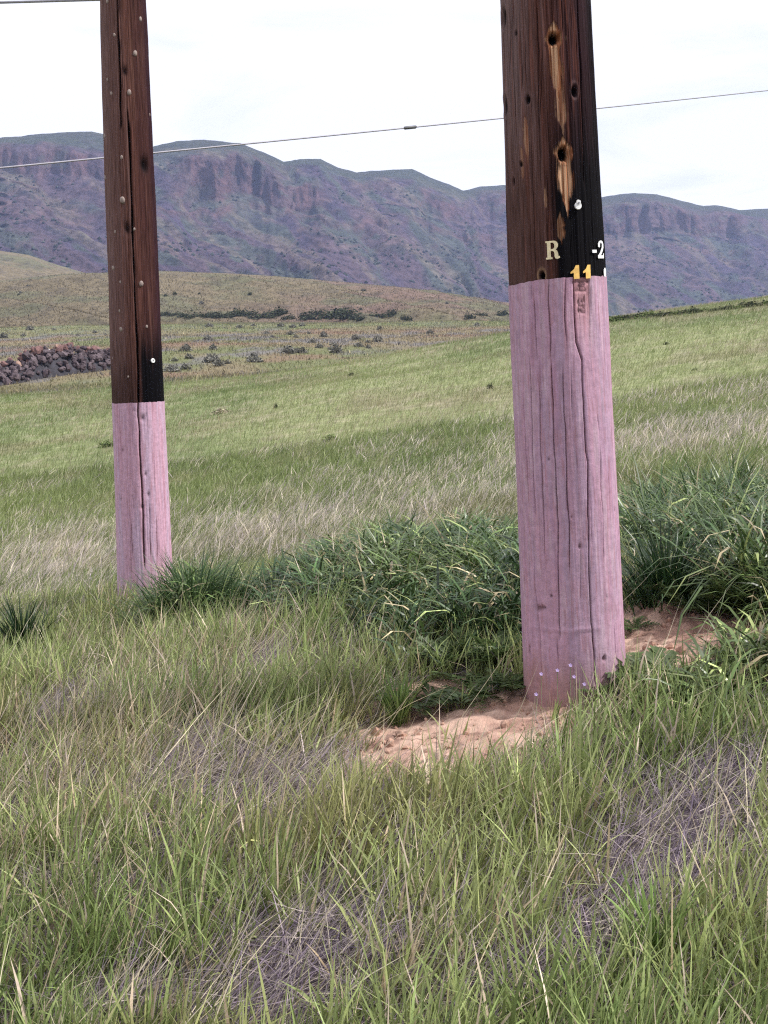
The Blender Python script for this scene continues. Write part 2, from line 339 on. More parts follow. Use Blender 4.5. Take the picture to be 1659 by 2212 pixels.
def c_mount(S, D, h, cl, hm, PX):
    talus = np.array([0.105, 0.074, 0.092]); purple = np.array([0.072, 0.056, 0.088]); green = np.array([0.074, 0.092, 0.076]); tan = np.array([0.175, 0.140, 0.112]); rock = np.array([0.120, 0.072, 0.078]); dark = np.array([0.028, 0.026, 0.042])
    q = S + D * 0.45; wv = 60 * fbm(S / 90, D / 90, 60, 3)
    c = mixc(talus, purple, sstep(0.35, 0.65, fbm((q + wv) / 45, D / 190, 61, 6, 0.6)))
    c = mixc(c, np.broadcast_to(green, c.shape), 0.8 * sstep(0.44, 0.60, fbm((q + wv) / 30, D / 150, 62, 6, 0.6)))
    c = mixc(c, np.broadcast_to(tan, c.shape), 0.55 * sstep(0.54, 0.68, fbm((q - wv * 0.4) / 26, D / 190, 63, 5, 0.58)))
    c = mixc(c, np.broadcast_to(dark, c.shape), 0.4 * sstep(0.54, 0.70, fbm(S / 9, D / 16, 64, 4, 0.6)))
    c = mixc(c, np.broadcast_to(np.array([0.055, 0.065, 0.045]), c.shape), 0.8 * sstep(0.91, 0.97, h))
    for hb, sb in ((0.47, 301), (0.71, 302), (0.36, 303)):
        bn = np.exp(-((h - hb - 0.10 * (fbm(S / 160, S * 0, sb, 3) - 0.5)) / 0.012) ** 2) * sstep(0.50, 0.62, fbm(S / 30, S * 0 + hb * 9, sb + 5, 4))
        c = mixc(c, np.broadcast_to(np.array([0.15, 0.105, 0.11]), c.shape), 0.7 * bn); bd = np.exp(-((h - hb + 0.022 - 0.10 * (fbm(S / 160, S * 0, sb, 3) - 0.5)) / 0.010) ** 2) * sstep(0.50, 0.62, fbm(S / 30, S * 0 + hb * 9, sb + 5, 4))
        c = mixc(c, np.broadcast_to(dark, c.shape), 0.6 * bd)
    band = np.exp(-((h - 0.60 - 0.08 * (fbm(S / 120, S * 0, 65, 3) - 0.5)) / 0.022) ** 2) * sstep(0.48, 0.62, fbm(S / 22, h * 9, 66, 4))
    c = mixc(c, np.broadcast_to(np.array([0.16, 0.105, 0.105]), c.shape), 0.8 * band)
    rk = mixc(rock, dark, 0.55 * sstep(0.44, 0.66, fbm(S / 15 + fbm(S / 60, hm / 40, 167, 2), hm / 60, 67, 6, 0.65)))
    rk = mixc(rk, np.broadcast_to(np.array([0.120, 0.088, 0.10]), rk.shape), 0.6 * sstep(0.52, 0.68, fbm(S / 10, hm / 36, 68, 4)))
    rk = mixc(rk, np.broadcast_to(green, rk.shape), 0.5 * sstep(0.55, 0.68, fbm(S / 20, hm / 14, 69, 4)))
    return mixc(c, rk, np.clip(cl * 1.2, 0, 1))
M_RIDGE = [(-300, 330, 1250), (-120, 305, 1280), (0, 297, 1300), (100, 288, 1310), (200, 286, 1330), (225, 291, 1335), (280, 318, 1345), (330, 318, 1350), (380, 306, 1360), (440, 304, 1370), (520, 308, 1385),
           (570, 328, 1400), (612, 348, 1410), (650, 344, 1450), (692, 341, 1460), (730, 360, 1470), (770, 370, 1480), (850, 365, 1520), (890, 366, 1530), (930, 385, 1540), (970, 397, 1550), (1000, 411, 1560),
           (1040, 402, 1640), (1090, 399, 1650), (1180, 415, 1680), (1280, 432, 1690), (1310, 425, 1700), (1340, 419, 1705), (1370, 416, 1710), (1420, 419, 1720), (1470, 432, 1730), (1520, 444, 1740), (1545, 444, 1745), (1600, 454, 1760), (1659, 451, 1780), (1800, 470, 1800), (2050, 500, 1850)]
M_BASE = [(-300, 640, 620), (0, 640, 640), (700, 660, 760), (1100, 680, 950), (1659, 690, 1150), (2050, 690, 1250)]
M_CL = [(-300, 120, 0.80, 0.92, 0.8), (80, 235, 0.73, 0.88, 0.9), (395, 600, 0.67, 0.92, 1.0), (570, 690, 0.64, 0.82, 0.9), (770, 850, 0.84, 0.93, 0.6), (900, 1005, 0.74, 0.90, 0.75), (1040, 1110, 0.78, 0.92, 0.7), (1150, 1470, 0.70, 0.92, 1.0), (1440, 1600, 0.74, 0.92, 0.9), (1640, 2050, 0.75, 0.9, 0.7),
        (300, 760, 0.585, 0.615, 0.7), (700, 1280, 0.60, 0.64, 0.6), (0, 300, 0.50, 0.53, 0.5), (1050, 1330, 0.54, 0.58, 0.6), (850, 1120, 0.42, 0.45, 0.4)]
mount, MP, MCL = range_mesh('mountain', M_MOUNT, M_RIDGE, M_BASE, M_CL, 740, 240, (-300, 2050), c_mount, ribs=11, rough=17, seed=70)

def c_hill(S, D, h, cl, hm, PX):
    ol = np.array([0.140, 0.115, 0.070]); br = np.array([0.145, 0.098, 0.078]); gr = np.array([0.105, 0.105, 0.060]); dk = np.array([0.07, 0.06, 0.05])
    c = mixc(ol, br, sstep(0.4, 0.62, fbm(S / 40, D / 26, 81, 4)) * sstep(350, 800, PX) * 0.9 + 0.1)
    c = mixc(c, np.broadcast_to(gr, c.shape), 0.8 * sstep(0.48, 0.66, fbm(S / 22, D / 15, 82, 4)))
    c = mixc(c, np.broadcast_to(dk, c.shape), 0.45 * sstep(0.60, 0.74, fbm(S / 5, D / 5, 83, 3)))
    return c
fhill, FP, _ = range_mesh('far_hill', M_HILL, [(-300, 520, 560), (-100, 532, 560), (0, 541, 560), (60, 549, 560), (130, 573, 565), (220, 600, 570), (420, 650, 580), (500, 690, 590)],
                          [(-300, 660, 400), (500, 695, 440)], [], 200, 60, (-300, 480), c_hill, ribs=0, rough=4, seed=120, rscale=0.5, below=15)
hill, HP, _ = range_mesh('hill', M_HILL, [(-300, 622, 330), (0, 604, 330), (150, 592, 330), (340, 585, 330), (480, 590, 332), (600, 597, 335), (760, 612, 340), (860, 622, 345), (960, 634, 350), (1060, 650, 355), (1130, 664, 360), (1300, 690, 365), (1400, 720, 370)],
                         [(-300, 712, 222), (0, 706, 222), (350, 696, 224), (700, 696, 226), (900, 697, 228), (1100, 704, 232), (1400, 725, 240)], [], 420, 120, (-300, 1400), c_hill, ribs=0, rough=3.0, seed=90, rscale=0.35, below=12)

# ------------------------------------------------------------------ utility poles
def wood_mat(name, rough=0.75):
    mt, nt, b, out = newmat(name); L = nt.links
    a_ = nd(nt, 'ShaderNodeAttribute', attribute_name='Col'); t = nd(nt, 'ShaderNodeUVMap', uv_map='UVMap')
    mp = nd(nt, 'ShaderNodeMapping'); mp.inputs['Scale'].default_value = (1, 0.035, 1); L.new(t.outputs[0], mp.inputs['Vector'])
    n1 = nd(nt, 'ShaderNodeTexNoise', Scale=160, Detail=5, Roughness=0.6); L.new(mp.outputs[0], n1.inputs['Vector'])
    mr = nd(nt, 'ShaderNodeMapRange'); mr.inputs['From Min'].default_value = 0.3; mr.inputs['From Max'].default_value = 0.7; mr.inputs['To Min'].default_value = 0.45; mr.inputs['To Max'].default_value = 1.5
    L.new(n1.outputs['Fac'], mr.inputs['Value'])
    mu = nd(nt, 'ShaderNodeVectorMath', operation='SCALE'); L.new(a_.outputs['Color'], mu.inputs[0]); L.new(mr.outputs['Result'], mu.inputs['Scale'])
    L.new(mu.outputs[0], b.inputs['Base Color']); b.inputs['Roughness'].default_value = rough; b.inputs['Specular IOR Level'].default_value = 0.06
    bp = nd(nt, 'ShaderNodeBump', Strength=0.7, Distance=0.004); L.new(n1.outputs['Fac'], bp.inputs['Height']); L.new(bp.outputs[0], b.inputs['Normal'])
    return mt
def paint_mat(name):
    mt, nt, b, out = newmat(name); L = nt.links
    a_ = nd(nt, 'ShaderNodeAttribute', attribute_name='Col'); t = nd(nt, 'ShaderNodeUVMap', uv_map='UVMap')
    mp = nd(nt, 'ShaderNodeMapping'); mp.inputs['Scale'].default_value = (1, 0.10, 1); L.new(t.outputs[0], mp.inputs['Vector'])
    n1 = nd(nt, 'ShaderNodeTexNoise', Scale=70, Detail=6, Roughness=0.62); L.new(mp.outputs[0], n1.inputs['Vector'])
    n2 = nd(nt, 'ShaderNodeTexNoise', Scale=34, Detail=7, Roughness=0.7); L.new(t.outputs[0], n2.inputs['Vector'])
    mr = nd(nt, 'ShaderNodeMapRange'); mr.inputs['From Min'].default_value = 0.3; mr.inputs['From Max'].default_value = 0.7; mr.inputs['To Min'].default_value = 0.82; mr.inputs['To Max'].default_value = 1.14
    L.new(n1.outputs['Fac'], mr.inputs['Value'])
    mu = nd(nt, 'ShaderNodeVectorMath', operation='SCALE'); L.new(a_.outputs['Color'], mu.inputs[0]); m3 = nd(nt, 'ShaderNodeMapRange'); m3.inputs['From Min'].default_value = 0.3; m3.inputs['From Max'].default_value = 0.7; m3.inputs['To Min'].default_value = 0.80; m3.inputs['To Max'].default_value = 1.16; L.new(n2.outputs['Fac'], m3.inputs['Value'])
    mm = nd(nt, 'ShaderNodeMath', operation='MULTIPLY'); L.new(mr.outputs['Result'], mm.inputs[0]); L.new(m3.outputs['Result'], mm.inputs[1]); L.new(mm.outputs[0], mu.inputs['Scale'])
    L.new(mu.outputs[0], b.inputs['Base Color']); b.inputs['Roughness'].default_value = 0.75; b.inputs['Specular IOR Level'].default_value = 0.3
    ad = nd(nt, 'ShaderNodeMath', operation='ADD'); L.new(n1.outputs['Fac'], ad.inputs[0]); L.new(n2.outputs['Fac'], ad.inputs[1])
    bp = nd(nt, 'ShaderNodeBump', Strength=0.45, Distance=0.005); L.new(ad.outputs[0], bp.inputs['Height']); L.new(bp.outputs[0], b.inputs['Normal'])
    return mt
M_WOOD = wood_mat('creosoted_wood'); M_PAINT = paint_mat('pink_paint')
M_CREAM = flat_mat('cream_letter', (0.78, 0.66, 0.42), 0.5, 0, 60, 0.18); M_YELLOW = flat_mat('yellow_letter', (0.85, 0.52, 0.14), 0.5, 0, 60, 0.18)
M_WHITE = flat_mat('white_letter', (0.82, 0.82, 0.82), 0.5, 0, 60, 0.1); M_KNOT = flat_mat('knot_wood', (0.26, 0.20, 0.18), 0.7, 0, 90, 0.5)
M_NAIL = flat_mat('nail_steel', (0.3, 0.3, 0.32), 0.4, 0.8)

class Pole:
    def __init__(s, base, top, depth, widths, ext):
        s.B = un(base[0], base[1], depth)
        d = FW + RT * (top[0] - CX) / FOC + UP * (CY - top[1]) / FOC
        s.T = EYE + d * (s.B[1] / d[1])
        ax = s.T - s.B; s.L = np.linalg.norm(ax); s.ax = ax / s.L; s.ext = ext
        n = EYE - s.B; n[2] = 0; n -= s.ax * (n @ s.ax); s.n = n / np.linalg.norm(n); s.e = np.cross(s.ax, s.n)
        hh, rr = [], []
        hs = np.linspace(-0.5, s.L + 0.5, 200); pts = np.array([pj(s.B + s.ax * q) for q in hs])
        for (py, wd) in widths:
            i = np.argmin(abs(pts[:, 1] - py)); hh.append(hs[i]); dd = np.linalg.norm(s.B + s.ax * hs[i] - EYE); z = pts[i, 2]
            rr.append(0.5 * wd * z / FOC)
        o = np.argsort(hh); s.rh = np.array(hh)[o]; s.rr = np.array(rr)[o]
    def r(s, h):
        sl = (s.rr[-1] - s.rr[0]) / (s.rh[-1] - s.rh[0])
        return np.maximum(np.interp(h, s.rh, s.rr) + np.where(h > s.rh[-1], (h - s.rh[-1]) * sl * 0.5, 0), 0.06)
    def pt(s, ph, h, r):
        ph, h, r = np.broadcast_arrays(np.asarray(ph, float), np.asarray(h, float), np.asarray(r, float))
        return s.B + s.ax * h[..., None] + (s.e * np.sin(ph)[..., None] + s.n * np.cos(ph)[..., None]) * r[..., None]
    def uv(s, px, py):
        h = s.L * 0.5; ph = 0.0
        for it in range(25):
            def f(a, b): q = pj(s.pt(a, b, s.r(b))); return np.array([q[0] - px, q[1] - py])
            e0 = f(ph, h); J = np.stack([(f(ph + 1e-3, h) - e0) / 1e-3, (f(ph, h + 1e-3) - e0) / 1e-3], 1)
            try: st = np.linalg.solve(J, -e0)
            except Exception: break
            st[0] = np.clip(st[0], -0.35, 0.35); ph = np.clip(ph + st[0], -1.35, 1.35); h = h + st[1]
        return ph, h
def crack_field(pole, PH, Hh, cracks):
    """returns depth-weighted crack map; cracks: (polyline px/py, width m, depth m)"""
    d = np.zeros_like(PH); rr = pole.r(Hh)
    for pl, wd, dp in cracks:
        q = np.array(pl); o = np.argsort(q[:, 1]); q = q[o]
        hc = np.interp(Hh, q[:, 1], q[:, 0]); jit = (vn(Hh * 22, Hh * 0 + wd * 999, 7) - 0.5) * 0.003 + (vn(Hh * 6, Hh * 0 + dp * 999, 8) - 0.5) * 0.005
        dist = np.abs((PH - hc) * rr + jit)
        en = sstep(q[0, 1] - 0.03, q[0, 1] + 0.05, Hh) * (1 - sstep(q[-1, 1] - 0.05, q[-1, 1] + 0.03, Hh))
        var = 0.55 + 0.8 * vn(Hh * 9, Hh * 0 + wd * 333 + dp * 77, 9)
        d = np.maximum(d, dp * 0.8 * np.exp(-(dist / (wd * 0.72 * var)) ** 2) * en)
    return d
def zsrc(z0x, z0y, sc, pts):        # zoomed-view coordinates -> photo frame
    return [((z0x + a / sc) * 1659 / 2133, (z0y + b / sc) * 1659 / 2133) for a, b in pts]

def polygrid(pole, h_lo, h_hi, ph, nrow, hsplit=None):
    t = np.linspace(0, 1, nrow)
    lo = h_lo(ph) if callable(h_lo) else np.full_like(ph, h_lo); hi = h_hi(ph) if callable(h_hi) else np.full_like(ph, h_hi)
    Hh = lo[None] * (1 - t[:, None]) + hi[None] * t[:, None]
    PH = np.broadcast_to(ph[None], Hh.shape)
    return PH, Hh
def finish(pole, name, PH, Hh, R, C, mat, parent):
    P = pole.pt(PH, Hh, R) - pole.B
    uv = np.stack([PH * 0.19, Hh], -1)
    o = link(name, grid_mesh(name, P, C, uv, wrap=True), mat, parent)
    return o
def phis(nf, nb):
    return np.concatenate([np.linspace(-1.75, 1.75, nf), np.linspace(1.75, 2 * math.pi - 1.75, nb + 2)[1:-1]])
def split_fn(pole, pts):
    q = np.array([pole.uv(*p) for p in pts]); o = np.argsort(q[:, 0]); q = q[o]
    def f(ph):
        w_ = (ph + math.pi) % (2 * math.pi) - math.pi
        base = np.interp(w_, q[:, 0], q[:, 1])
        bk = 0.5 * (q[0, 1] + q[-1, 1]); k = sstep(1.4, 2.4, np.abs(w_))
        return base * (1 - k) + bk * k + 0.004 * (vn(ph * 14, ph * 0, 12) - 0.5)
    return f
def ring_cap(pole, parent, hfn, name, mat): pass

def small_cracks(pole, n, h0, h1, seed, wd=(0.0012, 0.002), dp=(0.002, 0.006), ln=(0.15, 0.7)):
    r_ = np.random.default_rng(seed); out = []
    for i in range(n):
        a = r_.uniform(-1.7, 1.7); b = r_.uniform(h0, h1); l = r_.uniform(*ln); sl = r_.normal(0, 0.03)
        out.append(([(a, b), (a + sl * l, b + l)], r_.uniform(*wd), r_.uniform(*dp)))
    return out
def glyph(polys, w, h, depth=0.0015):
    """polys in a unit box (outer first, then holes) -> bmesh-filled plate, returned as verts/faces in (x, y, layer)"""
    bm = bmesh.new()
    for poly in polys:
        vs_ = [bm.verts.new((x * w, y * h, 0)) for x, y in poly]
        for i in range(len(vs_)): bm.edges.new((vs_[i], vs_[(i + 1) % len(vs_)]))
    bmesh.ops.triangle_fill(bm, edges=bm.edges[:], use_beauty=True, use_dissolve=False)
    fs = bm.faces[:]
    ex = bmesh.ops.extrude_face_region(bm, geom=fs)
    for v in ex['geom']:
        if isinstance(v, bmesh.types.BMVert): v.co.z += depth
    bmesh.ops.recalc_face_normals(bm, faces=bm.faces[:])
    return bm
def put_glyph(pole, bm, px, py, name, mat, parent, label=None, lift=0.004, tilt=0.0):
    """wrap a flat glyph (x right, y up, metres, centred) round the pole at a photo position"""
    ph, h = pole.uv(px, py); r = float(pole.r(h)); ca, sa = math.cos(tilt), math.sin(tilt)
    for v in bm.verts:
        x, y = v.co.x * ca - v.co.y * sa, v.co.x * sa + v.co.y * ca
        q = pole.pt(ph + x / r, h + y, r + lift + v.co.z) - pole.B
        v.co = q
    me = bpy.data.meshes.new(name); bm.to_mesh(me); bm.free()
    o = link(name, me, mat, parent)
    if label: o['label'] = label
    return o
def disc_mesh(r, t, n=18, dome=0.25):
    bm = bmesh.new(); bmesh.ops.create_cone(bm, cap_ends=True, segments=n, radius1=r, radius2=r * 0.85, depth=t)
    bmesh.ops.translate(bm, verts=bm.verts[:], vec=(0, 0, t / 2))
    return bm

# ---- near pole
NP = Pole((1244, 1478), (1176, 0), 4.42, [(1480, 217), (1100, 213), (605, 205), (0, 188)], 9.0)
root = empty('utility_pole', NP.B)
tag(root, 'near thick wooden utility pole, pink painted base, nailed letter R and numerals above', 'pole', 'utility poles of the power line')
nsplit = split_fn(NP, [(1108, 616), (1130, 611), (1160, 606), (1210, 601), (1260, 598), (1310, 597)])
ncr = []
Z6 = lambda pts: [NP.uv(*q) for q in zsrc(1380, 1000, 2.2125, pts)]
Z5 = lambda pts: [NP.uv(*q) for q in zsrc(1380, 480, 4.253, pts)]
ncr += [(Z5([(900, 1240), (910, 1700), (930, 2000)]) + Z6([(520, 0), (530, 210), (545, 560), (556, 640), (558, 900), (565, 1150), (575, 1500), (580, 1620), (600, 1800), (605, 1985)]), 0.0034, 0.016),
        (Z6([(330, 0), (345, 290), (350, 500), (360, 700), (370, 1000), (375, 1300), (388, 1700)]), 0.0027, 0.012),
        (Z6([(405, 60), (410, 280), (425, 450), (430, 880), (438, 940), (445, 1300)]), 0.0027, 0.012),
        (Z6([(205, 0), (215, 330), (225, 700), (240, 960)]), 0.0022, 0.008), (Z6([(165, 220), (185, 560), (200, 850)]), 0.0022, 0.008),
        (Z6([(260, 150), (275, 640), (295, 1230)]), 0.0024, 0.009), (Z6([(455, 100), (465, 350)]), 0.002, 0.006), (Z6([(632, 560), (640, 850), (655, 1250)]), 0.002, 0.005),
        (Z6([(610, 310), (625, 440)]), 0.002, 0.005), (Z6([(490, 560), (495, 700)]), 0.002, 0.006), (Z6([(230, 1100), (240, 1400), (265, 1650), (275, 1950)]), 0.0018, 0.005), (Z6([(720, 1640), (735, 1850)]), 0.002, 0.006),
        (Z6([(370, 1720), (380, 1850)]), 0.0025, 0.007), (Z6([(300, 1230), (300, 1290)]), 0.002, 0.005), (Z6([(515, 1150), (512, 1500)]), 0.002, 0.004),
        (Z5([(620, 1240), (610, 1500), (640, 1900), (640, 2200)]), 0.0026, 0.010), (Z5([(812, 1240), (808, 1700), (830, 2000)]), 0.0028, 0.010), (Z5([(440, 1400), (470, 1900), (485, 2210)]), 0.002, 0.007),
        (Z5([(1105, 1250), (1108, 1650)]), 0.003, 0.004)]
ncr_up = [(Z5([(590, 0), (600, 500), (600, 1100)]), 0.002, 0.006)]
Z4 = lambda pts: [NP.uv(*q) for q in zsrc(1340, 0, 4.1475, pts)]
ncr_up += [(Z4([(1085, -300), (1090, 250), (1125, 700), (1160, 1500), (1165, 2100)]), 0.0032, 0.012), (Z4([(610, 0), (640, 600), (640, 1500)]), 0.0022, 0.007), (Z4([(470, 700), (455, 1050)]), 0.0022, 0.006), (Z4([(500, 450), (510, 1000)]), 0.002, 0.005),
           (Z4([(700, 600), (660, 1400), (670, 2100)]), 0.002, 0.005), (Z4([(330, 0), (330, 900)]), 0.002, 0.005)]
wood_cracks = small_cracks(NP, 90, 1.4, 3.2, 3)
ph = phis(340, 40)
# painted butt
PH, Hh = polygrid(NP, -0.35, nsplit, ph, 250)
R = NP.r(Hh) + 0.002 + (fbm(PH * 2.0, Hh * 1.2, 201, 3) - 0.5) * 0.012 + (fbm(PH * 14, Hh * 2.0, 202, 4) - 0.5) * 0.0035
ck = crack_field(NP, PH, Hh, ncr) ; ck2 = crack_field(NP, PH, Hh, small_cracks(NP, 38, 0.0, 1.5, 5, (0.001, 0.0016), (0.001, 0.003), (0.05, 0.30)))
ckt = np.maximum(ck, ck2)
R = R - ckt
# routed brand strip with carved marks
sL = np.array(Z5([(905, 1240), (915, 1700), (925, 2150)])); sR = np.array(Z5([(1098, 1240), (1105, 1700), (1095, 2150)]))
hL = np.interp(Hh, sL[::-1, 1], sL[::-1, 0]); hR = np.interp(Hh, sR[::-1, 1], sR[::-1, 0])
fadeb = sstep(sL[-1, 1] - 0.05, sL[-1, 1] + 0.30, Hh)
strip = sstep(-0.006, 0.006, PH - hL) * (1 - sstep(-0.006, 0.006, PH - hR)) * fadeb
R = R - 0.006 * strip
def stroke(p0, p1, wd, dp):
    a = np.array(Z5([p0])[0]); b = np.array(Z5([p1])[0]); rr = 0.19
    ux, uy = (b[0] - a[0]) * rr, b[1] - a[1]; X = (PH - a[0]) * rr; Y = Hh - a[1]
    t = np.clip((X * ux + Y * uy) / (ux * ux + uy * uy + 1e-9), 0, 1)
    return dp * np.exp(-(((X - t * ux) ** 2 + (Y - t * uy) ** 2) / wd ** 2))
mk = np.zeros_like(PH)
for s_ in [((900, 1290), (1095, 1285)), ((930, 1388), (1060, 1385)), ((990, 1290), (990, 1385)), ((935, 1345), (1040, 1330)), ((1040, 1470), (1045, 1530)), ((1045, 1530), (985, 1500)), ((985, 1500), (955, 1530)), ((955, 1530), (985, 1565)),
           ((985, 1565), (1045, 1560)), ((965, 1600), (980, 1650)), ((970, 1640), (1045, 1640)), ((1040, 1590), (985, 1625))]:
    mk = np.maximum(mk, stroke(*s_, 0.0035, 0.006))
# nail holes, knots and a torn patch in the painted part
pk = np.zeros_like(PH)
for (zx, zy, rr, dp) in [(318, 606, .004, .008), (512, 1145, .006, .010), (335, 1448, .005, .010), (262, 1525, .010, .012), (280, 1520, .008, .010), (295, 1522, .006, .008), (660, 1835, .008, .014), (205, 1760, .006, .010), (205, 1790, .005, .010), (720, 920, .004, .006), (672, 1458, .004, .006), (460, 960, .004, .006)]:
    a, b = Z6([(zx, zy)])[0]; pk = np.maximum(pk, dp * np.exp(-((((PH - a) * 0.2) ** 2 + (Hh - b) ** 2) / rr ** 2)))
# horizontal paint lap ridge near the foot
a, b = Z6([(420, 1660)])[0]; lap = np.exp(-((Hh - b - 0.006 * (vn(PH * 9, PH * 0, 4) - .5)) / 0.006) ** 2) * sstep(-1.0, -0.8, PH) * (1 - sstep(0.5, 0.6, PH))
R = R - mk - pk + 0.003 * lap
pink = np.array([0.445, 0.262, 0.352]); rose = np.array([0.43, 0.21, 0.27]); bare = np.array([0.10, 0.045, 0.05]); grey = np.array([0.405, 0.265, 0.36])
C = mixc(pink, grey, sstep(0.35, 0.65, fbm(PH * 5, Hh * 2.0, 210, 4)))
C = mixc(C, np.broadcast_to(rose, C.shape), 0.35 * sstep(0.55, 0.75, fbm(PH * 16, Hh * 2.6, 211, 4)))
C = mixc(C, np.broadcast_to(np.array([0.50, 0.36, 0.425]), C.shape), 0.5 * sstep(0.5, 0.7, fbm(PH * 9, Hh * 5, 213, 5, 0.6)))
C = mixc(C, np.broadcast_to(np.array([0.36, 0.20, 0.30]), C.shape), 0.5 * sstep(0.52, 0.7, fbm(PH * 7, Hh * 3, 214, 5, 0.6)))
C = mixc(C, np.broadcast_to(np.array([0.42, 0.20, 0.20]), C.shape), 0.75 * strip)
C = mixc(C, np.broadcast_to(np.array([0.36, 0.17, 0.20]), C.shape), 0.7 * sstep(0.62, 0.78, fbm(PH * 30, Hh * 9, 212, 3)) * 0.8)
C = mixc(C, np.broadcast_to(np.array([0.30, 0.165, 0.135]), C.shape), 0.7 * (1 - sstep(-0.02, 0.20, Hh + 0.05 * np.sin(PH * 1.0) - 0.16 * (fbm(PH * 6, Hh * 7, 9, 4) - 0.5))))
C = mixc(C, np.broadcast_to(bare, C.shape), np.clip(ckt / 0.010, 0, 1) * 0.8)
C = mixc(C, np.broadcast_to(bare, C.shape), np.clip((mk + pk) / 0.006, 0, 1) * 0.7)
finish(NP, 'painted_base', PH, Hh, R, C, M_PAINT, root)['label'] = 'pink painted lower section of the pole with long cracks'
# bare upper shaft
def upper(pole, split, ph, htop, nrow, seedb):
    PH, Hh = polygrid(pole, split, htop, ph, nrow)
    return PH, Hh
PH, Hh = upper(NP, lambda p: nsplit(p) - 0.0, ph, NP.L + 0.35, 190, 0)
R = NP.r(Hh) + (fbm(PH * 2.0, Hh * 1.2, 201, 3) - 0.5) * 0.012 + (fbm(PH * 14, Hh * 1.5, 203, 4) - 0.5) * 0.008
ck = np.maximum(crack_field(NP, PH, Hh, ncr_up), crack_field(NP, PH, Hh, wood_cracks)); R = R - ck
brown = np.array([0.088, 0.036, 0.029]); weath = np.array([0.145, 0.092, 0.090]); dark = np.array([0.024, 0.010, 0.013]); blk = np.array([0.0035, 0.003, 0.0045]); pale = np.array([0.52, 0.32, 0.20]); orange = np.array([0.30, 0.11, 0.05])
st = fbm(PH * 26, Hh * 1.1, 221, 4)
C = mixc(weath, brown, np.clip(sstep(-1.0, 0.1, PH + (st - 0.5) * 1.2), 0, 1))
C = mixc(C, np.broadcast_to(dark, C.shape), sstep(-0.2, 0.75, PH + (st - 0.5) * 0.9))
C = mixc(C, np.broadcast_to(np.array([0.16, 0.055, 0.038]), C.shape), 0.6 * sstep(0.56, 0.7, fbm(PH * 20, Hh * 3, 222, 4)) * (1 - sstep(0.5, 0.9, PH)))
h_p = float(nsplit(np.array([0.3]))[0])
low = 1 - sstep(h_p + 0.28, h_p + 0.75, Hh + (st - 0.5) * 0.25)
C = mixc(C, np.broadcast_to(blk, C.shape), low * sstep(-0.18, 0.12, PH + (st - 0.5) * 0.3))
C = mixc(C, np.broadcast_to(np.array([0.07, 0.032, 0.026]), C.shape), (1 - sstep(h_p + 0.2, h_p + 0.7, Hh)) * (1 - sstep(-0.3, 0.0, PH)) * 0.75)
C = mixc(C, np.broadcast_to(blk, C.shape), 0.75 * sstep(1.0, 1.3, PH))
def flame(PH, Hh, kx, ky, wtop, lens, up):
    """torn pale wood round and under a knot; photo-frame position"""
    a, b = NP.uv(kx, ky); X = (PH - a) * NP.r(b); Y = Hh - b
    dn = np.clip(-Y / lens, 0, 1); wd = wtop * np.where(Y > 0, np.clip(1 - Y / up, 0, 1) ** 0.8, (1 - dn) ** 0.8 * (1 + 0.35 * np.sin(dn * 7 + kx)))
    cen = 0.25 * lens * dn * 0.12
    edge = 1 - sstep(0.75, 1.05, np.abs(X - cen) / np.maximum(wd, 1e-4) + (fbm(PH * 55, Hh * 4, 231, 4, 0.65) - 0.5) * 1.7)
    return edge * (Y < up) * (Y > -lens), X, Y
for kx, ky, wt, ln, upx, kr in [(1197, 83, 0.034, 0.20, 0.055, 0.017), (1217, 332, 0.036, 0.22, 0.055, 0.020), (1212, 232, 0.018, 0.10, 0.16, 0.0), (1136, 280, 0.014, 0.12, 0.05, 0.0), (1178, 432, 0.008, 0.03, 0.05, 0), (1211, 490, 0.016, 0.06, 0.05, 0), (1128, 345, .01, .08, .05, 0)]:
    e, X, Y = flame(PH, Hh, kx, ky, wt, ln, upx)
    ink = sstep(0.38, 0.62, fbm(PH * 50, Hh * 3, 232, 4, 0.6)) * 0.95
    w_ = 1.0 if kr > 0 else 0.45
    C = mixc(C, mixc(np.broadcast_to(pale, C.shape), np.broadcast_to(orange, C.shape), ink), e * w_)
    R = R - 0.006 * e * w_
    if kr > 0:
        wob_ = 1 + 0.5 * (fbm(PH * 16, Hh * 3 + kx, 233, 3) - 0.5); X = X * wob_; Y = Y * wob_
        kd = np.exp(-((X / kr) ** 2 + (Y / (kr * 1.1)) ** 2) ** 2)
        R = R - 0.045 * kd; C = mixc(C, np.broadcast_to(blk, C.shape), np.clip(kd * 1.6, 0, 1))
        ring = np.exp(-((np.hypot(X / kr, Y / (kr * 1.1)) - 1.35) / 0.22) ** 2); C = mixc(C, np.broadcast_to(orange, C.shape), 0.6 * ring)
        R = R + 0.004 * ring
for kx, ky, kr, dp in [(1140, 216, .009, .016), (1241, 198, .012, .018), (1109, 394, .009, .018), (1171, 597, .010, .022), (1088, 40, .02, .018), (1092, 232, .02, .014), (1115, 72, .006, .01), (1126, 355, .006, .01)]:
    a, b = NP.uv(kx, ky); X = (PH - a) * NP.r(b); Y = Hh - b
    kd = np.exp(-((X / kr) ** 2 + (Y / (kr * 1.5)) ** 2) ** 1.5); R = R - dp * kd; C = mixc(C, np.broadcast_to(blk, C.shape), np.clip(kd * 1.3, 0, 1))
    ring = np.exp(-((np.hypot(X / kr, (Y - kr * 0.3) / (kr * 1.6)) - 1.5) / 0.3) ** 2); R = R + 0.002 * ring
    C = mixc(C, np.broadcast_to(pale * 0.55 if ky > 500 else weath * 1.2, C.shape), ring * (0.75 if ky > 500 else 0.25))
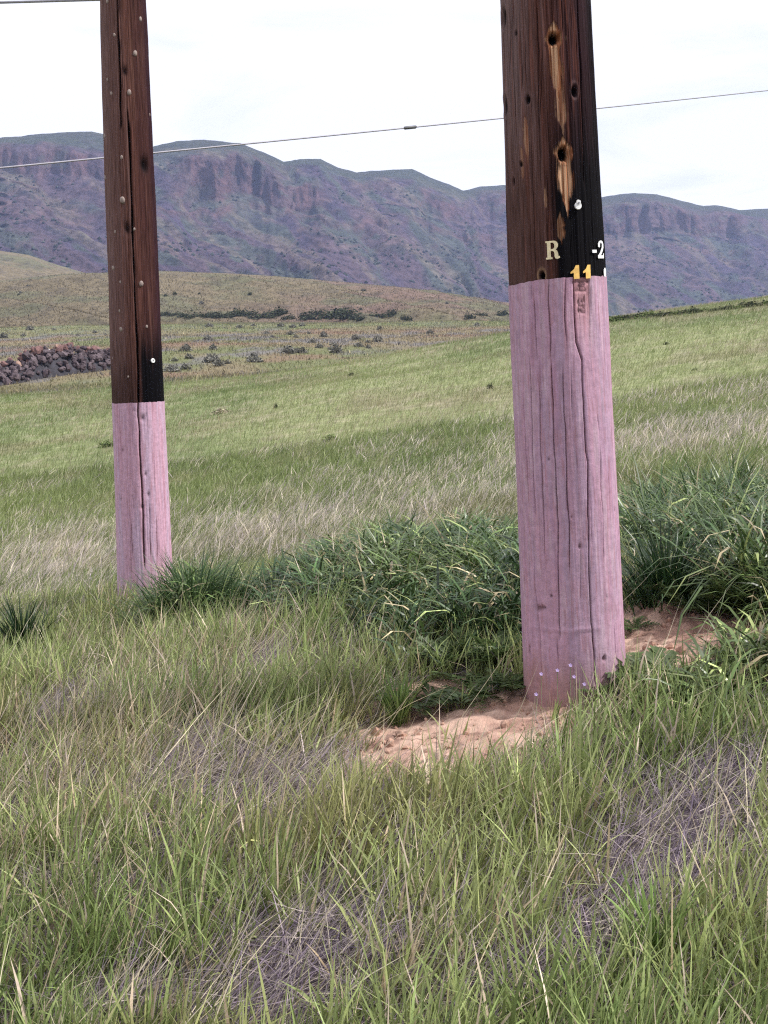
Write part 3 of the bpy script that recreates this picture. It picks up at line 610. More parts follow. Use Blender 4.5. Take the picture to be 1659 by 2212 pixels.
C = mixc(C, np.broadcast_to(blk, C.shape), np.clip(ck / 0.005, 0, 1) * 0.85)
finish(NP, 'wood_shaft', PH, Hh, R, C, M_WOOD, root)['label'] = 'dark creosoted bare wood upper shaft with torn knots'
# shaft out of the picture, up to the crossarm height
PH, Hh = polygrid(NP, NP.L + 0.35, NP.L + 6.5, phis(60, 20), 40)
finish(NP, 'upper_shaft', PH, Hh, NP.r(Hh) + (fbm(PH * 2.0, Hh * 1.2, 201, 3) - 0.5) * 0.012, np.broadcast_to(brown, PH.shape + (3,)), M_WOOD, root)

# letters: slab serif R, hyphen and 2, two halves of 1, cut by the paint
def arc(cx, cy_, rx, ry, a0, a1, n): return [(cx + rx * math.cos(math.radians(a0 + (a1 - a0) * i / n)), cy_ + ry * math.sin(math.radians(a0 + (a1 - a0) * i / n))) for i in range(n + 1)]
R_out = [(0, 0), (0.46, 0), (0.46, 0.10), (0.36, 0.10), (0.36, 0.45), (0.46, 0.45), (0.58, 0.40), (0.62, 0.28), (0.62, 0.12), (0.68, 0.02), (0.82, -0.01), (1.0, 0.04), (1.0, 0.14), (0.90, 0.14), (0.88, 0.30), (0.82, 0.44), (0.72, 0.51)] + arc(0.60, 0.755, 0.30, 0.245, -50, 90, 8) + [(0, 1.0), (0, 0.90), (0.10, 0.90), (0.10, 0.10), (0, 0.10)]
R_in = [(0.36, 0.55), (0.36, 0.90), (0.50, 0.90)] + arc(0.50, 0.725, 0.13, 0.175, 80, -80, 6)[1:-1] + [(0.50, 0.55)]
two = [(0, 0), (0.95, 0), (1.0, 0.28), (0.88, 0.28), (0.80, 0.17), (0.40, 0.17), (0.72, 0.40), (0.92, 0.60), (0.92, 0.80), (0.80, 0.94), (0.52, 1.0), (0.20, 0.95), (0.05, 0.80), (0.05, 0.66), (0.18, 0.60), (0.30, 0.66), (0.30, 0.80), (0.42, 0.90), (0.60, 0.86), (0.66, 0.74), (0.60, 0.58), (0.30, 0.32), (0.0, 0.14)]
one = [(0.35, 0), (1, 0), (1, 1.0), (0.62, 1.0), (0.40, 0.72), (0.0, 0.52), (0.0, 0.40), (0.35, 0.46)]
px_m = 4.25 / FOC
cen = lambda pts: [(x - 0.5, y - 0.5) for x, y in pts]
put_glyph(NP, glyph([cen(R_out), cen(R_in)], 27 * px_m, 36 * px_m), 1194, 540, 'letter_plate', M_CREAM, root, 'cream slab serif letter R nailed to the pole')
put_glyph(NP, glyph([cen([(0, 0), (1, 0), (1, 1), (0, 1)])], 13 * px_m, 6 * px_m), 1282, 543, 'hyphen_plate', M_WHITE, root, 'small white hyphen before the numeral 2')
put_glyph(NP, glyph([cen(two)], 28 * px_m, 36 * px_m), 1296, 539, 'numeral_plate', M_WHITE, root, 'white numeral 2 at the edge of the pole')
put_glyph(NP, glyph([cen(one)], 18 * px_m, 27 * px_m), 1241, 588, 'numeral_plate', M_YELLOW, root, 'yellow numeral 1 cut off by the pink paint')
put_glyph(NP, glyph([cen(one)], 18 * px_m, 27 * px_m), 1266, 587, 'numeral_plate', M_YELLOW, root, 'second yellow numeral 1 cut off by the pink paint')
put_glyph(NP, glyph([cen([(0.1, 0), (0.9, 0), (1, 0.3), (1, 0.8), (0.6, 1), (0.1, 0.8), (0, 0.5)])], 16 * px_m, 18 * px_m), 1304, 588, 'numeral_plate', M_WHITE, root, 'white sliver of a numeral on the far edge')
put_glyph(NP, disc_mesh(7.8 * px_m, 0.004), 1247, 445, 'date_tag', M_WHITE, root, 'round white tag with a small bump on top', lift=0.006)
put_glyph(NP, disc_mesh(4.6 * px_m, 0.006), 1247, 437, 'tag_bump', M_WHITE, root, lift=0.007)
put_glyph(NP, disc_mesh(1.8 * px_m, 0.003), 1246, 439, 'nail', M_NAIL, root, lift=0.014)

# ---- far pole
FPo = Pole((316, 1300), (265, 0), 8.3, [(1290, 116), (870, 110), (400, 104), (0, 97)], 9.0)
root2 = empty('utility_pole', FPo.B)
tag(root2, 'farther utility pole with one long crack and many knots, pink base in tall grass', 'pole', 'utility poles of the power line')
fsplit = split_fn(FPo, [(250, 872), (270, 871), (300, 870), (330, 868), (352, 867)])
Z7 = lambda pts: [FPo.uv(*q) for q in zsrc(240, 0, 1.9385, pts)]
Z8 = lambda pts: [FPo.uv(*q) for q in zsrc(280, 1080, 3.457, pts)]
fc_up = [(Z7([(163, -80), (165, 0), (175, 250), (182, 480), (187, 690)]), 0.0065, 0.03), (Z7([(222, 600), (235, 850), (243, 1100), (250, 1350), (260, 1600), (272, 1850), (281, 2175)]), 0.0075, 0.035)]
fc_lo = [(Z8([(362, 110), (354, 260), (368, 400), (380, 700), (395, 950), (405, 1150), (412, 1400), (420, 1700)]), 0.007, 0.03), (Z8([(465, 1130), (480, 1620)]), 0.004, 0.01), (Z8([(290, 1280), (305, 1600)]), 0.004, 0.01), (Z8([(530, 1230), (545, 1650)]), 0.004, 0.01), (Z8([(510, 560), (515, 1000)]), 0.003, 0.006)]
ph = phis(180, 30)
PH, Hh = polygrid(FPo, -0.4, fsplit, ph, 120)
R = FPo.r(Hh) + 0.002 + (fbm(PH * 2.0, Hh * 1.2, 301, 3) - 0.5) * 0.012 + (fbm(PH * 12, Hh * 2.0, 302, 4) - 0.5) * 0.006
ck = crack_field(FPo, PH, Hh, fc_lo); ck2 = crack_field(FPo, PH, Hh, small_cracks(FPo, 26, 0.0, 1.3, 6, (0.002, 0.003), (0.003, 0.006))); R = R - np.maximum(ck, ck2)
pk = np.zeros_like(PH)
for (zx, zy, rr, dp) in [(400, 280, .018, .012), (430, 820, .01, .01), (458, 1015, .01, .014), (667, 1445, .01, .014), (210, 590, .012, .01), (320, 205, .01, .006), (395, 1130, .014, .012), (195, 1060, .01, .01), (590, 415, .01, .006), (645, 1065, .01, .008)]:
    a, b = Z8([(zx, zy)])[0]; pk = np.maximum(pk, dp * np.exp(-((((PH - a) * 0.2) ** 2 + (Hh - b) ** 2) / rr ** 2)))
R = R - pk
pink2 = np.array([0.53, 0.315, 0.41])
C = mixc(pink2, np.array([0.51, 0.35, 0.46]), sstep(0.35, 0.65, fbm(PH * 5, Hh * 2.0, 310, 4)))
C = mixc(C, np.broadcast_to(rose, C.shape), 0.5 * sstep(0.52, 0.75, fbm(PH * 16, Hh * 2.6, 311, 4)))
C = mixc(C, np.broadcast_to(np.array([0.36, 0.17, 0.20]), C.shape), 0.6 * sstep(0.62, 0.78, fbm(PH * 26, Hh * 9, 312, 3)) * 0.8)
C = mixc(C, np.broadcast_to(bare, C.shape), np.clip(ck / 0.01, 0, 1) * 0.9); C = mixc(C, np.broadcast_to(bare, C.shape), np.clip(np.maximum(ck2, pk) / 0.008, 0, 1) * 0.55)
finish(FPo, 'painted_base', PH, Hh, R, C, M_PAINT, root2)['label'] = 'pink painted lower section split by a crack'
PH, Hh = polygrid(FPo, fsplit, FPo.L + 0.4, ph, 200)
R = FPo.r(Hh) + (fbm(PH * 2.0, Hh * 1.2, 301, 3) - 0.5) * 0.012 + (fbm(PH * 14, Hh * 1.5, 303, 4) - 0.5) * 0.010
ck = crack_field(FPo, PH, Hh, fc_up); ck2 = crack_field(FPo, PH, Hh, small_cracks(FPo, 40, 1.2, 4.5, 8, (0.002, 0.003), (0.003, 0.006), (0.3, 1.2))); R = R - np.maximum(ck, ck2)
st = fbm(PH * 18, Hh * 0.7, 321, 4)
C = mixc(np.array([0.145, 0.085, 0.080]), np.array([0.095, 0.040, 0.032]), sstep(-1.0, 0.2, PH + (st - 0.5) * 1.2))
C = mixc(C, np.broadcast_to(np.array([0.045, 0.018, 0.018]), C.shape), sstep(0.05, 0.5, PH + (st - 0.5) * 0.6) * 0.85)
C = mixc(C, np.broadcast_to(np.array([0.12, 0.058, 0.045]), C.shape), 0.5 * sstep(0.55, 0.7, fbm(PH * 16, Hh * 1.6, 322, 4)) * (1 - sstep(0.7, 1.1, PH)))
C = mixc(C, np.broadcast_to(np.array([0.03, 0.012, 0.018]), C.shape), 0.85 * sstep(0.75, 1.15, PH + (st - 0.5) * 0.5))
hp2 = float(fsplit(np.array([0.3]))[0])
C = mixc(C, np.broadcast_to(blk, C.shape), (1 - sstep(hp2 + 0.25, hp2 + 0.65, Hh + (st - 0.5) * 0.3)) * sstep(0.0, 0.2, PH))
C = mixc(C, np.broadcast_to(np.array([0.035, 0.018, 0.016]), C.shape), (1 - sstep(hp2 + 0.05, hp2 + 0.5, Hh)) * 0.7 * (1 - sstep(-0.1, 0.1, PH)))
C = mixc(C, np.broadcast_to(blk, C.shape), np.clip(ck / 0.012, 0, 1) * 0.95); C = mixc(C, np.broadcast_to(blk, C.shape), np.clip(ck2 / 0.006, 0, 1) * 0.5)
for (zx, zy, rr) in [(205, 385, .02), (218, 1230, .026), (310, 880, .035), (320, 900, .03)]:
    a, b = Z7([(zx, zy)])[0]; kd = np.exp(-((((PH - a) * 0.19) ** 2 + ((Hh - b) * 0.7) ** 2) / rr ** 2)); R = R - 0.015 * kd; C = mixc(C, np.broadcast_to(blk, C.shape), np.clip(kd, 0, 1) * 0.9)
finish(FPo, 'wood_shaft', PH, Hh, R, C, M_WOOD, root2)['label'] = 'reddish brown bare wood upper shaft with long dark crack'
PH, Hh = polygrid(FPo, FPo.L + 0.4, FPo.L + 5.0, phis(60, 20), 40)
finish(FPo, 'upper_shaft', PH, Hh, FPo.r(Hh) + (fbm(PH * 2.0, Hh * 1.2, 301, 3) - 0.5) * 0.012, np.broadcast_to(brown, PH.shape + (3,)), M_WOOD, root2)
# knots standing proud of the shaft: a snapped stub and its shadowed underside
def knot_mesh():
    bm = bmesh.new(); bmesh.ops.create_icosphere(bm, subdivisions=2, radius=1.0)
    for v in bm.verts:
        v.co.z *= 0.75
        if v.co.z > 0.3: v.co.z = 0.3 + (v.co.z - 0.3) * 0.35; v.co.y += 0.25
        v.co.x *= 0.8 + 0.25 * random.random()
    me = bpy.data.meshes.new('knot'); bm.to_mesh(me); bm.free()
    me.materials.append(M_KNOT)
    for p in me.polygons: p.use_smooth = True
    return me
KM = [knot_mesh() for _ in range(4)]
for i, (zx, zy, s_) in enumerate([(112, 10, 1), (150, 190, .9), (262, 290, 1.4), (290, 105, 1.2), (230, 500, 1.4), (135, 505, 1), (113, 430, .8), (100, 735, 1.2), (190, 850, 1.1), (100, 960, 1.2), (195, 1080, 1.7), (258, 1235, .8), (155, 1250, .9), (145, 1445, 1.2), (183, 1520, .8), (295, 1530, 1.5), (178, 1675, .8), (187, 1775, 1.2), (325, 1760, .9), (225, 2030, .7), (140, 1930, .7), (340, 620, .9)]):
    a, b = Z7([(zx, zy)])[0]; r = float(FPo.r(b))
    o = link('knot', KM[i % 4], None, root2)
    nrm = Vector(FPo.e * math.sin(a) + FPo.n * math.cos(a)); zz = nrm; yy = Vector(FPo.ax); xx = yy.cross(zz).normalized(); yy = zz.cross(xx)
    mt = Matrix((xx, yy, zz)).transposed().to_4x4(); mt.translation = Vector(FPo.pt(a, b, r - 0.004) - FPo.B)
    k = 0.012 * s_; o.matrix_local = mt @ Matrix.Diagonal((k, k * 1.2, k * 1.7, 1))
put_glyph(FPo, disc_mesh(0.017, 0.005), 328.5, 779, 'date_tag', M_WHITE, root2, 'round white tag on the black stained wood', lift=0.010)
put_glyph(FPo, disc_mesh(0.004, 0.003, 8), 328.5, 778, 'nail', M_NAIL, root2, lift=0.016)

# ------------------------------------------------------------------ cables
M_CABLE = flat_mat('galvanised_strand', (0.27, 0.26, 0.30), 0.55, 0.25, 30, 0.15)
def tube(name, pts, r, mat, n=8, parent=None):
    pts = np.array(pts); T = np.gradient(pts, axis=0); T /= np.linalg.norm(T, axis=1)[:, None]
    a = np.cross(T, [0, 0, 1.0]); a /= np.linalg.norm(a, axis=1)[:, None]; b = np.cross(T, a)
    th = np.linspace(0, 2 * math.pi, n, endpoint=False); rr = np.broadcast_to(np.asarray(r, float), (len(pts),))
    P = pts[:, None] + (a[:, None] * np.cos(th)[None, :, None] + b[:, None] * np.sin(th)[None, :, None]) * rr[:, None, None]
    return link(name, grid_mesh(name, P, None, None, wrap=True), mat, parent)
def cable(p0, p1, sag, n=60):
    t = np.linspace(0, 1, n)[:, None]; P = p0 * (1 - t) + p1 * t; P[:, 2] -= (4 * sag * t * (1 - t))[:, 0]; return P
c0 = un(-450, 406, 9.2); c1 = un(2300, 122, 24)
ts = np.linspace(0, 1, 80)[:, None]; CP = c0 * (1 - ts) + c1 * ts
CP[:, 2] -= (4 * 0.05 * ts * (1 - ts))[:, 0]
cb = tube('cable', CP, 0.0085, M_CABLE); tag(cb, 'grey cable slanting across the sky behind both poles', 'cable')
i = int(np.argmin([abs(pj(q)[0] - 897) for q in CP])); q0 = CP[i]; dv = CP[i + 1] - CP[i]; dv /= np.linalg.norm(dv)
tube('splice_sleeve', [q0 - dv * 0.10, q0 - dv * 0.085, q0 + dv * 0.085, q0 + dv * 0.10], [0.010, 0.019, 0.019, 0.010], flat_mat('splice', (0.06, 0.06, 0.07), 0.5), 8, cb)
t2 = tube('cable', cable(un(-300, 14, 9.6), un(262, -2, 8.8), 0.0, 20), 0.010, M_CABLE); tag(t2, 'short stretch of cable at the top edge reaching the farther pole', 'cable')

# ------------------------------------------------------------------ bare soil round the near pole
B0 = NP.B
SX, SY = np.meshgrid(np.linspace(-1.3, 2.1, 250), np.linspace(3.1, 6.0, 220))
SZ = HT(SX, SY)
sw = soil_w(SX, SY)
sw = sw + 0.35 * (fbm(SX / 0.14, SY / 0.14, 405, 4) - 0.5)
SZ = SZ - 0.024 + 0.030 * sstep(-0.20, 0.40, sw) + (fbm(SX / 0.11, SY / 0.11, 401, 5, 0.62) - 0.5) * 0.06 * sstep(0.0, 0.4, sw)
mound = un(1430, 1355, 5.15); SZ += 0.05 * np.exp(-(((SX - mound[0]) / 0.22) ** 2 + ((SY - mound[1]) / 0.2) ** 2))
SZ -= 0.012 * np.exp(-((fbm(SX / 0.22, SY / 0.22, 402, 3) - 0.5) / 0.012) ** 2) * sstep(0.2, 0.5, sw)
sc_ = mixc(np.array([0.53, 0.36, 0.285]), np.array([0.36, 0.215, 0.17]), sstep(0.38, 0.66, fbm(SX / 0.16, SY / 0.12, 403, 5, 0.6)))
sc_ = mixc(sc_, np.broadcast_to(np.array([0.20, 0.12, 0.095]), sc_.shape), 0.8 * sstep(0.6, 0.72, fbm(SX / 0.06, SY / 0.05, 404, 4)))
soil = link('bare_soil', grid_mesh('bare_soil', np.stack([SX, SY, SZ], -1), sc_), M_SOIL); tag(soil, kind='structure')
# clods lying on it
bm = bmesh.new(); k = 0
tmp = []
for _ in range(2600):
    x, y = RNG.uniform(-0.9, 1.9), RNG.uniform(3.3, 5.7)
    if soil_w(np.array(x), np.array(y)) < 0.2: continue
    i = int((y - 3.1) / 2.9 * 219); j = int((x + 1.3) / 3.4 * 249); z = SZ[i, j]
    r = RNG.choice([0.004, 0.006, 0.009, 0.014, 0.02], p=[.4, .3, .2, .07, .03])
    g = bmesh.ops.create_icosphere(bm, subdivisions=1, radius=r, matrix=Matrix.Translation((x, y, z + r * 0.3)))
    for v in g['verts']: v.co += Vector(RNG.normal(0, r * 0.18, 3))
me = bpy.data.meshes.new('soil_clods'); bm.to_mesh(me); bm.free()
cl_ = link('soil_clods', me, flat_mat('clod', (0.36, 0.22, 0.165), 0.95, 0, 60, 0.4)); tag(cl_, 'small reddish clods of earth scattered on the bare soil', 'soil clods', kind='stuff')

# ------------------------------------------------------------------ grass
def blades(name, pos, h, w, az, th0, th1, cb_, ct, k, mat, prof=None, seed=0):
    n = len(pos); r_ = np.random.default_rng(seed + 5)
    tm = (np.arange(k) + 0.5) / k; an = th0[:, None] + th1[:, None] * tm[None]
    sl = h[:, None] / k
    X = np.concatenate([np.zeros((n, 1)), np.cumsum(np.sin(an) * sl, 1)], 1); Z = np.concatenate([np.zeros((n, 1)), np.cumsum(np.cos(an) * sl, 1)], 1)
    d = np.stack([np.cos(az), np.sin(az)], -1)
    cen_ = np.concatenate([pos[:, None, :2] + d[:, None] * X[..., None], (pos[:, 2:3] + Z)[..., None]], -1)
    tw = az + math.pi / 2 + r_.normal(0, 0.7, n); wd_ = np.stack([np.cos(tw), np.sin(tw), r_.normal(0, 0.15, n)], -1)
    t = np.linspace(0, 1, k + 1)
    pf = prof if prof is not None else np.interp(t, [0, .15, .4, .7, 1], [.6, .9, 1, .72, 0])
    L_ = cen_[:, :k] - wd_[:, None] * (0.5 * w[:, None, None] * pf[None, :k, None]); Rr = cen_[:, :k] + wd_[:, None] * (0.5 * w[:, None, None] * pf[None, :k, None])
    co = np.empty((n, 2 * k + 1, 3)); co[:, 0:2 * k:2] = L_; co[:, 1:2 * k:2] = Rr; co[:, 2 * k] = cen_[:, k]
    c = np.empty((n, 2 * k + 1, 3)); tt = np.concatenate([np.repeat(t[:k], 2), [1.0]])
    c[:] = cb_[:, None] * (1 - tt[None, :, None]) + ct[:, None] * tt[None, :, None]
    pat = []; sts = []
    for i in range(k - 1): sts.append(len(pat)); pat += [2 * i, 2 * i + 1, 2 * i + 3, 2 * i + 2]
    sts.append(len(pat)); pat += [2 * k - 2, 2 * k - 1, 2 * k]
    pat = np.array(pat); sts = np.array(sts)
    loops = (pat[None] + (np.arange(n) * (2 * k + 1))[:, None]).ravel(); starts = (sts[None] + (np.arange(n) * len(pat))[:, None]).ravel()
    return link(name, fast_mesh(name, co.reshape(-1, 3), loops, starts, c.reshape(-1, 3)), mat)
def scatter(n, y0, y1, pw, marg=0.6, half=0.40):
    """positions in the wedge of ground the view takes in (with a margin); pw: power of density falloff"""
    u = RNG.random(n * 1)
    yy = np.linspace(y0, y1, 2000); den = (half * yy + marg) * yy ** (-pw); cdf = np.cumsum(den); cdf /= cdf[-1]
    y = np.interp(u, cdf, yy); x = RNG.uniform(-1, 1, n) * (half * y + marg)
    return x, y
def pole_clear(x, y, extra=0.0):
    return (np.hypot(x - NP.B[0], y - NP.B[1]) > 0.205 + extra) & (np.hypot(x - FPo.B[0], y - FPo.B[1]) > 0.205 + extra)
def lift(x, y): return np.stack([x, y, HT(x, y) - 0.012], -1)
def jit(c, n, s=0.18):
    b = np.exp(RNG.normal(0, s, (n, 1))); hsh = 1 + RNG.normal(0, 0.07, (n, 3)); return np.asarray(c) * b * hsh
C_GR = np.array([0.115, 0.170, 0.042]); C_YG = np.array([0.205, 0.235, 0.070]); C_DK = np.array([0.025, 0.054, 0.019]); C_BL = np.array([0.055, 0.100, 0.038]); C_ST = np.array([0.50, 0.44, 0.34]); C_GY = np.array([0.29, 0.245, 0.275]); C_TN = np.array([0.38, 0.31, 0.19])
WIND = math.radians(8)       # grass leans towards the right

C_GR = np.array([0.160, 0.230, 0.072]); C_YG = np.array([0.285, 0.335, 0.130])
def tufts(n, y0, y1, pw, wfun, per, spread, lean=0.35):
    """clumped blade roots: returns x, y, outward azimuth, radial fraction"""
    cx, cy_ = scatter(n, y0, y1, pw)
    k = RNG.random(n) < wfun(cx, cy_); cx, cy_ = cx[k], cy_[k]; m_ = len(cx)
    cnt = RNG.poisson(per, m_); idx = np.repeat(np.arange(m_), cnt); t_ = len(idx)
    a = RNG.uniform(0, 2 * math.pi, t_); r = np.abs(RNG.normal(0, 1, t_)); sp = spread * (0.6 + 0.8 * RNG.random(m_))[idx]
    x = cx[idx] + np.cos(a) * r * sp; y = cy_[idx] + np.sin(a) * r * sp
    vx = np.cos(a) * (0.3 + r) + lean; vy = np.sin(a) * (0.3 + r)
    return x, y, np.arctan2(vy, vx) + RNG.normal(0, 0.4, t_), np.clip(r / 2, 0, 1), RNG.random(m_)[idx]

# foreground green grass: loose sward plus clumps
def fg_w(x, y):
    return (1 - 0.90 * np.clip(ew(THATCH, x, y) * 1.3, 0, 1)) * (1 - sstep(0.12, 0.45, soil_w(x, y) + 0.5 * (fbm(x / 0.12, y / 0.12, 502, 3) - .5))) * np.clip(1.05 - ew(LUSH, x, y), 0.15, 1)
x, y = scatter(46000, 1.75, 9.0, 0.9); az = WIND + RNG.normal(0, 1.3, len(x)); rf = RNG.random(len(x)); tr_ = RNG.random(len(x))
k = RNG.random(len(x)) < fg_w(x, y) * sstep(0.20, 0.5, fbm(x / 0.3, y / 0.3, 501, 3)); x, y, az, rf, tr_ = x[k], y[k], az[k], rf[k], tr_[k]
x2, y2, az2, rf2, tr2 = tufts(5200, 1.75, 9.0, 0.9, fg_w, 14, 0.024)
x, y, az, rf, tr_ = [np.concatenate(q) for q in ((x, x2), (y, y2), (az, az2), (rf, rf2), (tr_, tr2))]
k = pole_clear(x, y) & (RNG.random(len(x)) > sstep(0.25, 0.7, soil_w(x, y) + 0.4 * (fbm(x / 0.09, y / 0.09, 509, 2) - 0.5))); x, y, az, rf, tr_ = [q[k] for q in (x, y, az, rf, tr_)]; n = len(x)
luw = ew(LUSH, x, y); thw = ew(THATCH, x, y); cl1 = fbm(x / 0.4, y / 0.4, 504, 3)
hh = (0.07 + 0.17 * RNG.random(n) ** 1.3) * (0.65 + 0.9 * cl1) * (0.8 + 0.5 * tr_) * (1 + 0.45 * luw) * (1 - 0.3 * thw)
mixg = np.clip(fbm(x / 0.9, y / 0.9, 503, 3) * 1.8 - 0.45 + 0.5 * (tr_ - 0.5) + RNG.normal(0, 0.22, n), 0, 1)
cb_ = mixc(C_GR, C_YG, mixg); cb_ = mixc(cb_, np.broadcast_to(C_BL, cb_.shape), np.clip(luw * 0.9, 0, 1) * 0.6)
cb_ = mixc(cb_, np.broadcast_to(np.array([0.22, 0.19, 0.08]), cb_.shape), 0.4 * sstep(0.58, 0.72, fbm(x / 0.5, y / 0.5, 506, 3)))
sty = ew(STRAWY, x, y); cb_ = np.where((RNG.random(n) < 0.09 + 0.22 * sty)[:, None], mixc(C_TN, C_ST, RNG.random(n)), cb_) * np.exp(RNG.normal(0.02, 0.32, (n, 1)))
hh *= 1 - 0.5 * np.clip(soil_w(x, y + 0.12) * 3, 0, 1)
blades('green_grass', lift(x, y), hh, 0.0032 + 0.0068 * RNG.random(n) ** 1.7 + 0.0005 * np.maximum(y - 4, 0), az, 0.04 + 0.42 * RNG.random(n) ** 1.5 + 0.15 * rf, 0.1 + 1.1 * RNG.random(n) ** 2.2, cb_ * np.array([1.05, .95, 1.0]), cb_ * np.array([1.15, 1.10, 1.2]), 3, M_GRASS)
tag(bpy.data.objects['green_grass'], 'short yellowish green grass covering the foreground', 'grass', kind='stuff'); n_fg = n

# lush tall grass by the poles, in arching clumps
def lush_w(x, y): return sstep(0.10, 0.45, ew(LUSH, x, y)) * (1 - sstep(0.12, 0.3, soil_w(x, y)))
x, y, az, rf, tr_ = tufts(6500, 2.6, 9.6, 0.5, lush_w, 14, 0.034, 0.1)
k = pole_clear(x, y, 0.02); x, y, az, rf, tr_ = [q[k] for q in (x, y, az, rf, tr_)]; n = len(x)
luw = ew(LUSH, x, y)
hh = (0.27 + 0.22 * RNG.random(n)) * (0.55 + 0.9 * tr_) * (0.35 + 0.85 * luw) * np.where(y < 4.6, 0.5, 1.0) * np.where(x > 1.2, 1.2, 1.0)
cb_ = mixc(C_DK, C_BL, np.clip(RNG.normal(0.35, 0.3, n), 0, 1)); cb_ = mixc(cb_, np.broadcast_to(C_GR * 0.62, cb_.shape), np.clip(sstep(0.46, 0.64, fbm(x / 0.6, y / 0.6, 512, 3)) * 0.8 + 0.3 * (tr_ - .5), 0, 1))
cb_ = np.where((RNG.random(n) < 0.06)[:, None], C_YG, np.where((RNG.random(n) < 0.07)[:, None], C_TN * .8, cb_)) * np.exp(RNG.normal(0, 0.22, (n, 1)))
blades('lush_grass', lift(x, y), hh, 0.006 + 0.009 * RNG.random(n), az, 0.02 + 0.15 * RNG.random(n) + 0.25 * rf, 0.7 + 2.0 * RNG.random(n), cb_, cb_ * 1.2, 4, M_LUSH)
n_l = len(x); k = RNG.integers(0, n_l, 19000); xs, ys = x[k] + RNG.normal(0, .02, 19000), y[k] + RNG.normal(0, .02, 19000); lw_ = ew(LUSH, xs, ys); kk = pole_clear(xs, ys, 0.05); xs, ys, lw_, k = xs[kk], ys[kk], lw_[kk], k[kk]; n2 = len(xs)
P = lift(xs, ys); P[:, 2] += (0.03 + 0.33 * RNG.random(n2)) * (0.25 + 0.8 * lw_) * np.where(ys < 4.6, 0.45, 1.0); cl_c = cb_[k] * np.exp(RNG.normal(-0.05, 0.40, (n2, 1)))
blades('lush_leaves', P, 0.12 + 0.18 * RNG.random(n2), 0.009 + 0.010 * RNG.random(n2), RNG.uniform(0, 6.28, n2), 0.3 + 0.5 * RNG.random(n2), 0.9 + 1.3 * RNG.random(n2), cl_c, cl_c * 1.15, 3, M_LUSH)
tag(bpy.data.objects['lush_leaves'], 'broad drooping leaves on the tall grass around the pole bases', 'grass leaves', kind='stuff')
tag(bpy.data.objects['lush_grass'], 'tall dark green grass around the pole bases', 'grass', kind='stuff'); n_lush = n

# dead thatch: fallen grey stalks
x, y = scatter(170000, 1.75, 9.0, 0.8)
thw = ew(THATCH, x, y); k = (RNG.random(len(x)) < 0.32 + 0.20 * ew(STRAWY, x, y) + 0.35 * sstep(0.1, 0.6, thw)) & pole_clear(x, y, 0.02) & (soil_w(x, y) < 0.2) & (ew(LUSH, x, y) < 0.5)
x, y, thw = x[k], y[k], thw[k]; n = len(x)
cb_ = mixc(C_GY * np.array([.54, .49, .60]), C_ST, np.clip(RNG.normal(0.16, 0.34, n), 0, 1)) * np.exp(RNG.normal(-0.1, 0.4, (n, 1)))
P = lift(x, y); P[:, 2] += 0.012 + 0.07 * RNG.random(n) * (0.3 + 0.7 * thw)
th0 = 0.9 + 0.65 * RNG.random(n); az = np.where(RNG.random(n) < 0.6, math.radians(35) + RNG.normal(0, 0.5, n), RNG.uniform(0, 6.28, n))
blades('dead_thatch', P, 0.06 + 0.20 * RNG.random(n), 0.0014 + 0.0018 * RNG.random(n), az, th0, RNG.normal(0.1, 0.5, n), cb_, cb_, 2, M_STRAW, prof=np.array([1, 1, 0]))
tag(bpy.data.objects['dead_thatch'], 'grey fallen stalks matted between the green grass', 'dead grass', kind='stuff')

# pale dry stalks leaning to the right
x, y = scatter(52000, 1.75, 8.8, 0.6)
k = pole_clear(x, y, 0.05) & (soil_w(x, y) < 0.15) & (RNG.random(len(x)) < np.clip(1 - ew(LUSH, x, y), 0.1, 1) * np.clip(0.55 * sstep(0.3, 0.62, fbm(x / 0.6, y / 0.6, 521, 3)) + 0.6 * ew(STRAWY, x, y), 0, 1))
x, y = x[k], y[k]; n = len(x)
cb_ = mixc(C_ST, C_TN, RNG.random(n)) * np.exp(RNG.normal(0.0, 0.28, (n, 1)))
blades('dry_stalks', lift(x, y), (0.10 + 0.28 * RNG.random(n) ** 1.6) * np.where(RNG.random(n) < .10, 1.7, 1), 0.0016 + 0.0024 * RNG.random(n), math.radians(15) + RNG.normal(0, 0.45, n), 0.35 + 0.7 * RNG.random(n), RNG.normal(0.15, 0.3, n), cb_, cb_ * 1.1, 3, M_STRAW, prof=np.array([1, 1, .8, 0]))
tag(bpy.data.objects['dry_stalks'], 'pale dry stalks leaning over the green grass', 'dry grass', kind='stuff')

# field beyond the poles: green with pale wind-laid dry grass
x, y = scatter(145000, 7.2, 22, 1.0, 1.0)
drw = ew(DRYF, x, y); luw = ew(LUSH, x, y)
pd = np.clip(drw * 0.60 + 0.13 + 0.8 * (fbm(x / 1.3, y / 2.2, 531, 5, 0.6) - 0.5), 0.04, 0.9)
isd = RNG.random(len(x)) < pd
k = pole_clear(x, y) & ((luw < 0.4) | ~isd)
x, y, isd = x[k], y[k], isd[k]; n = len(x)
cg = field_colour(x, y) * np.array([0.98, 1.06, 0.88])
cb_ = np.where(isd[:, None], mixc(C_ST, C_GY, np.clip(RNG.normal(0.4, 0.3, n), 0, 1)) * 1.25, cg) * np.exp(RNG.normal(0, 0.18, (n, 1)))
hh = np.where(isd, 0.15 + 0.20 * RNG.random(n), 0.10 + 0.16 * RNG.random(n)) * (0.6 + 0.8 * fbm(x / 0.6, y / 0.6, 532, 3))
az = np.where(isd, math.radians(8) + RNG.normal(0, 0.8, n), WIND + RNG.normal(0, 1.2, n))
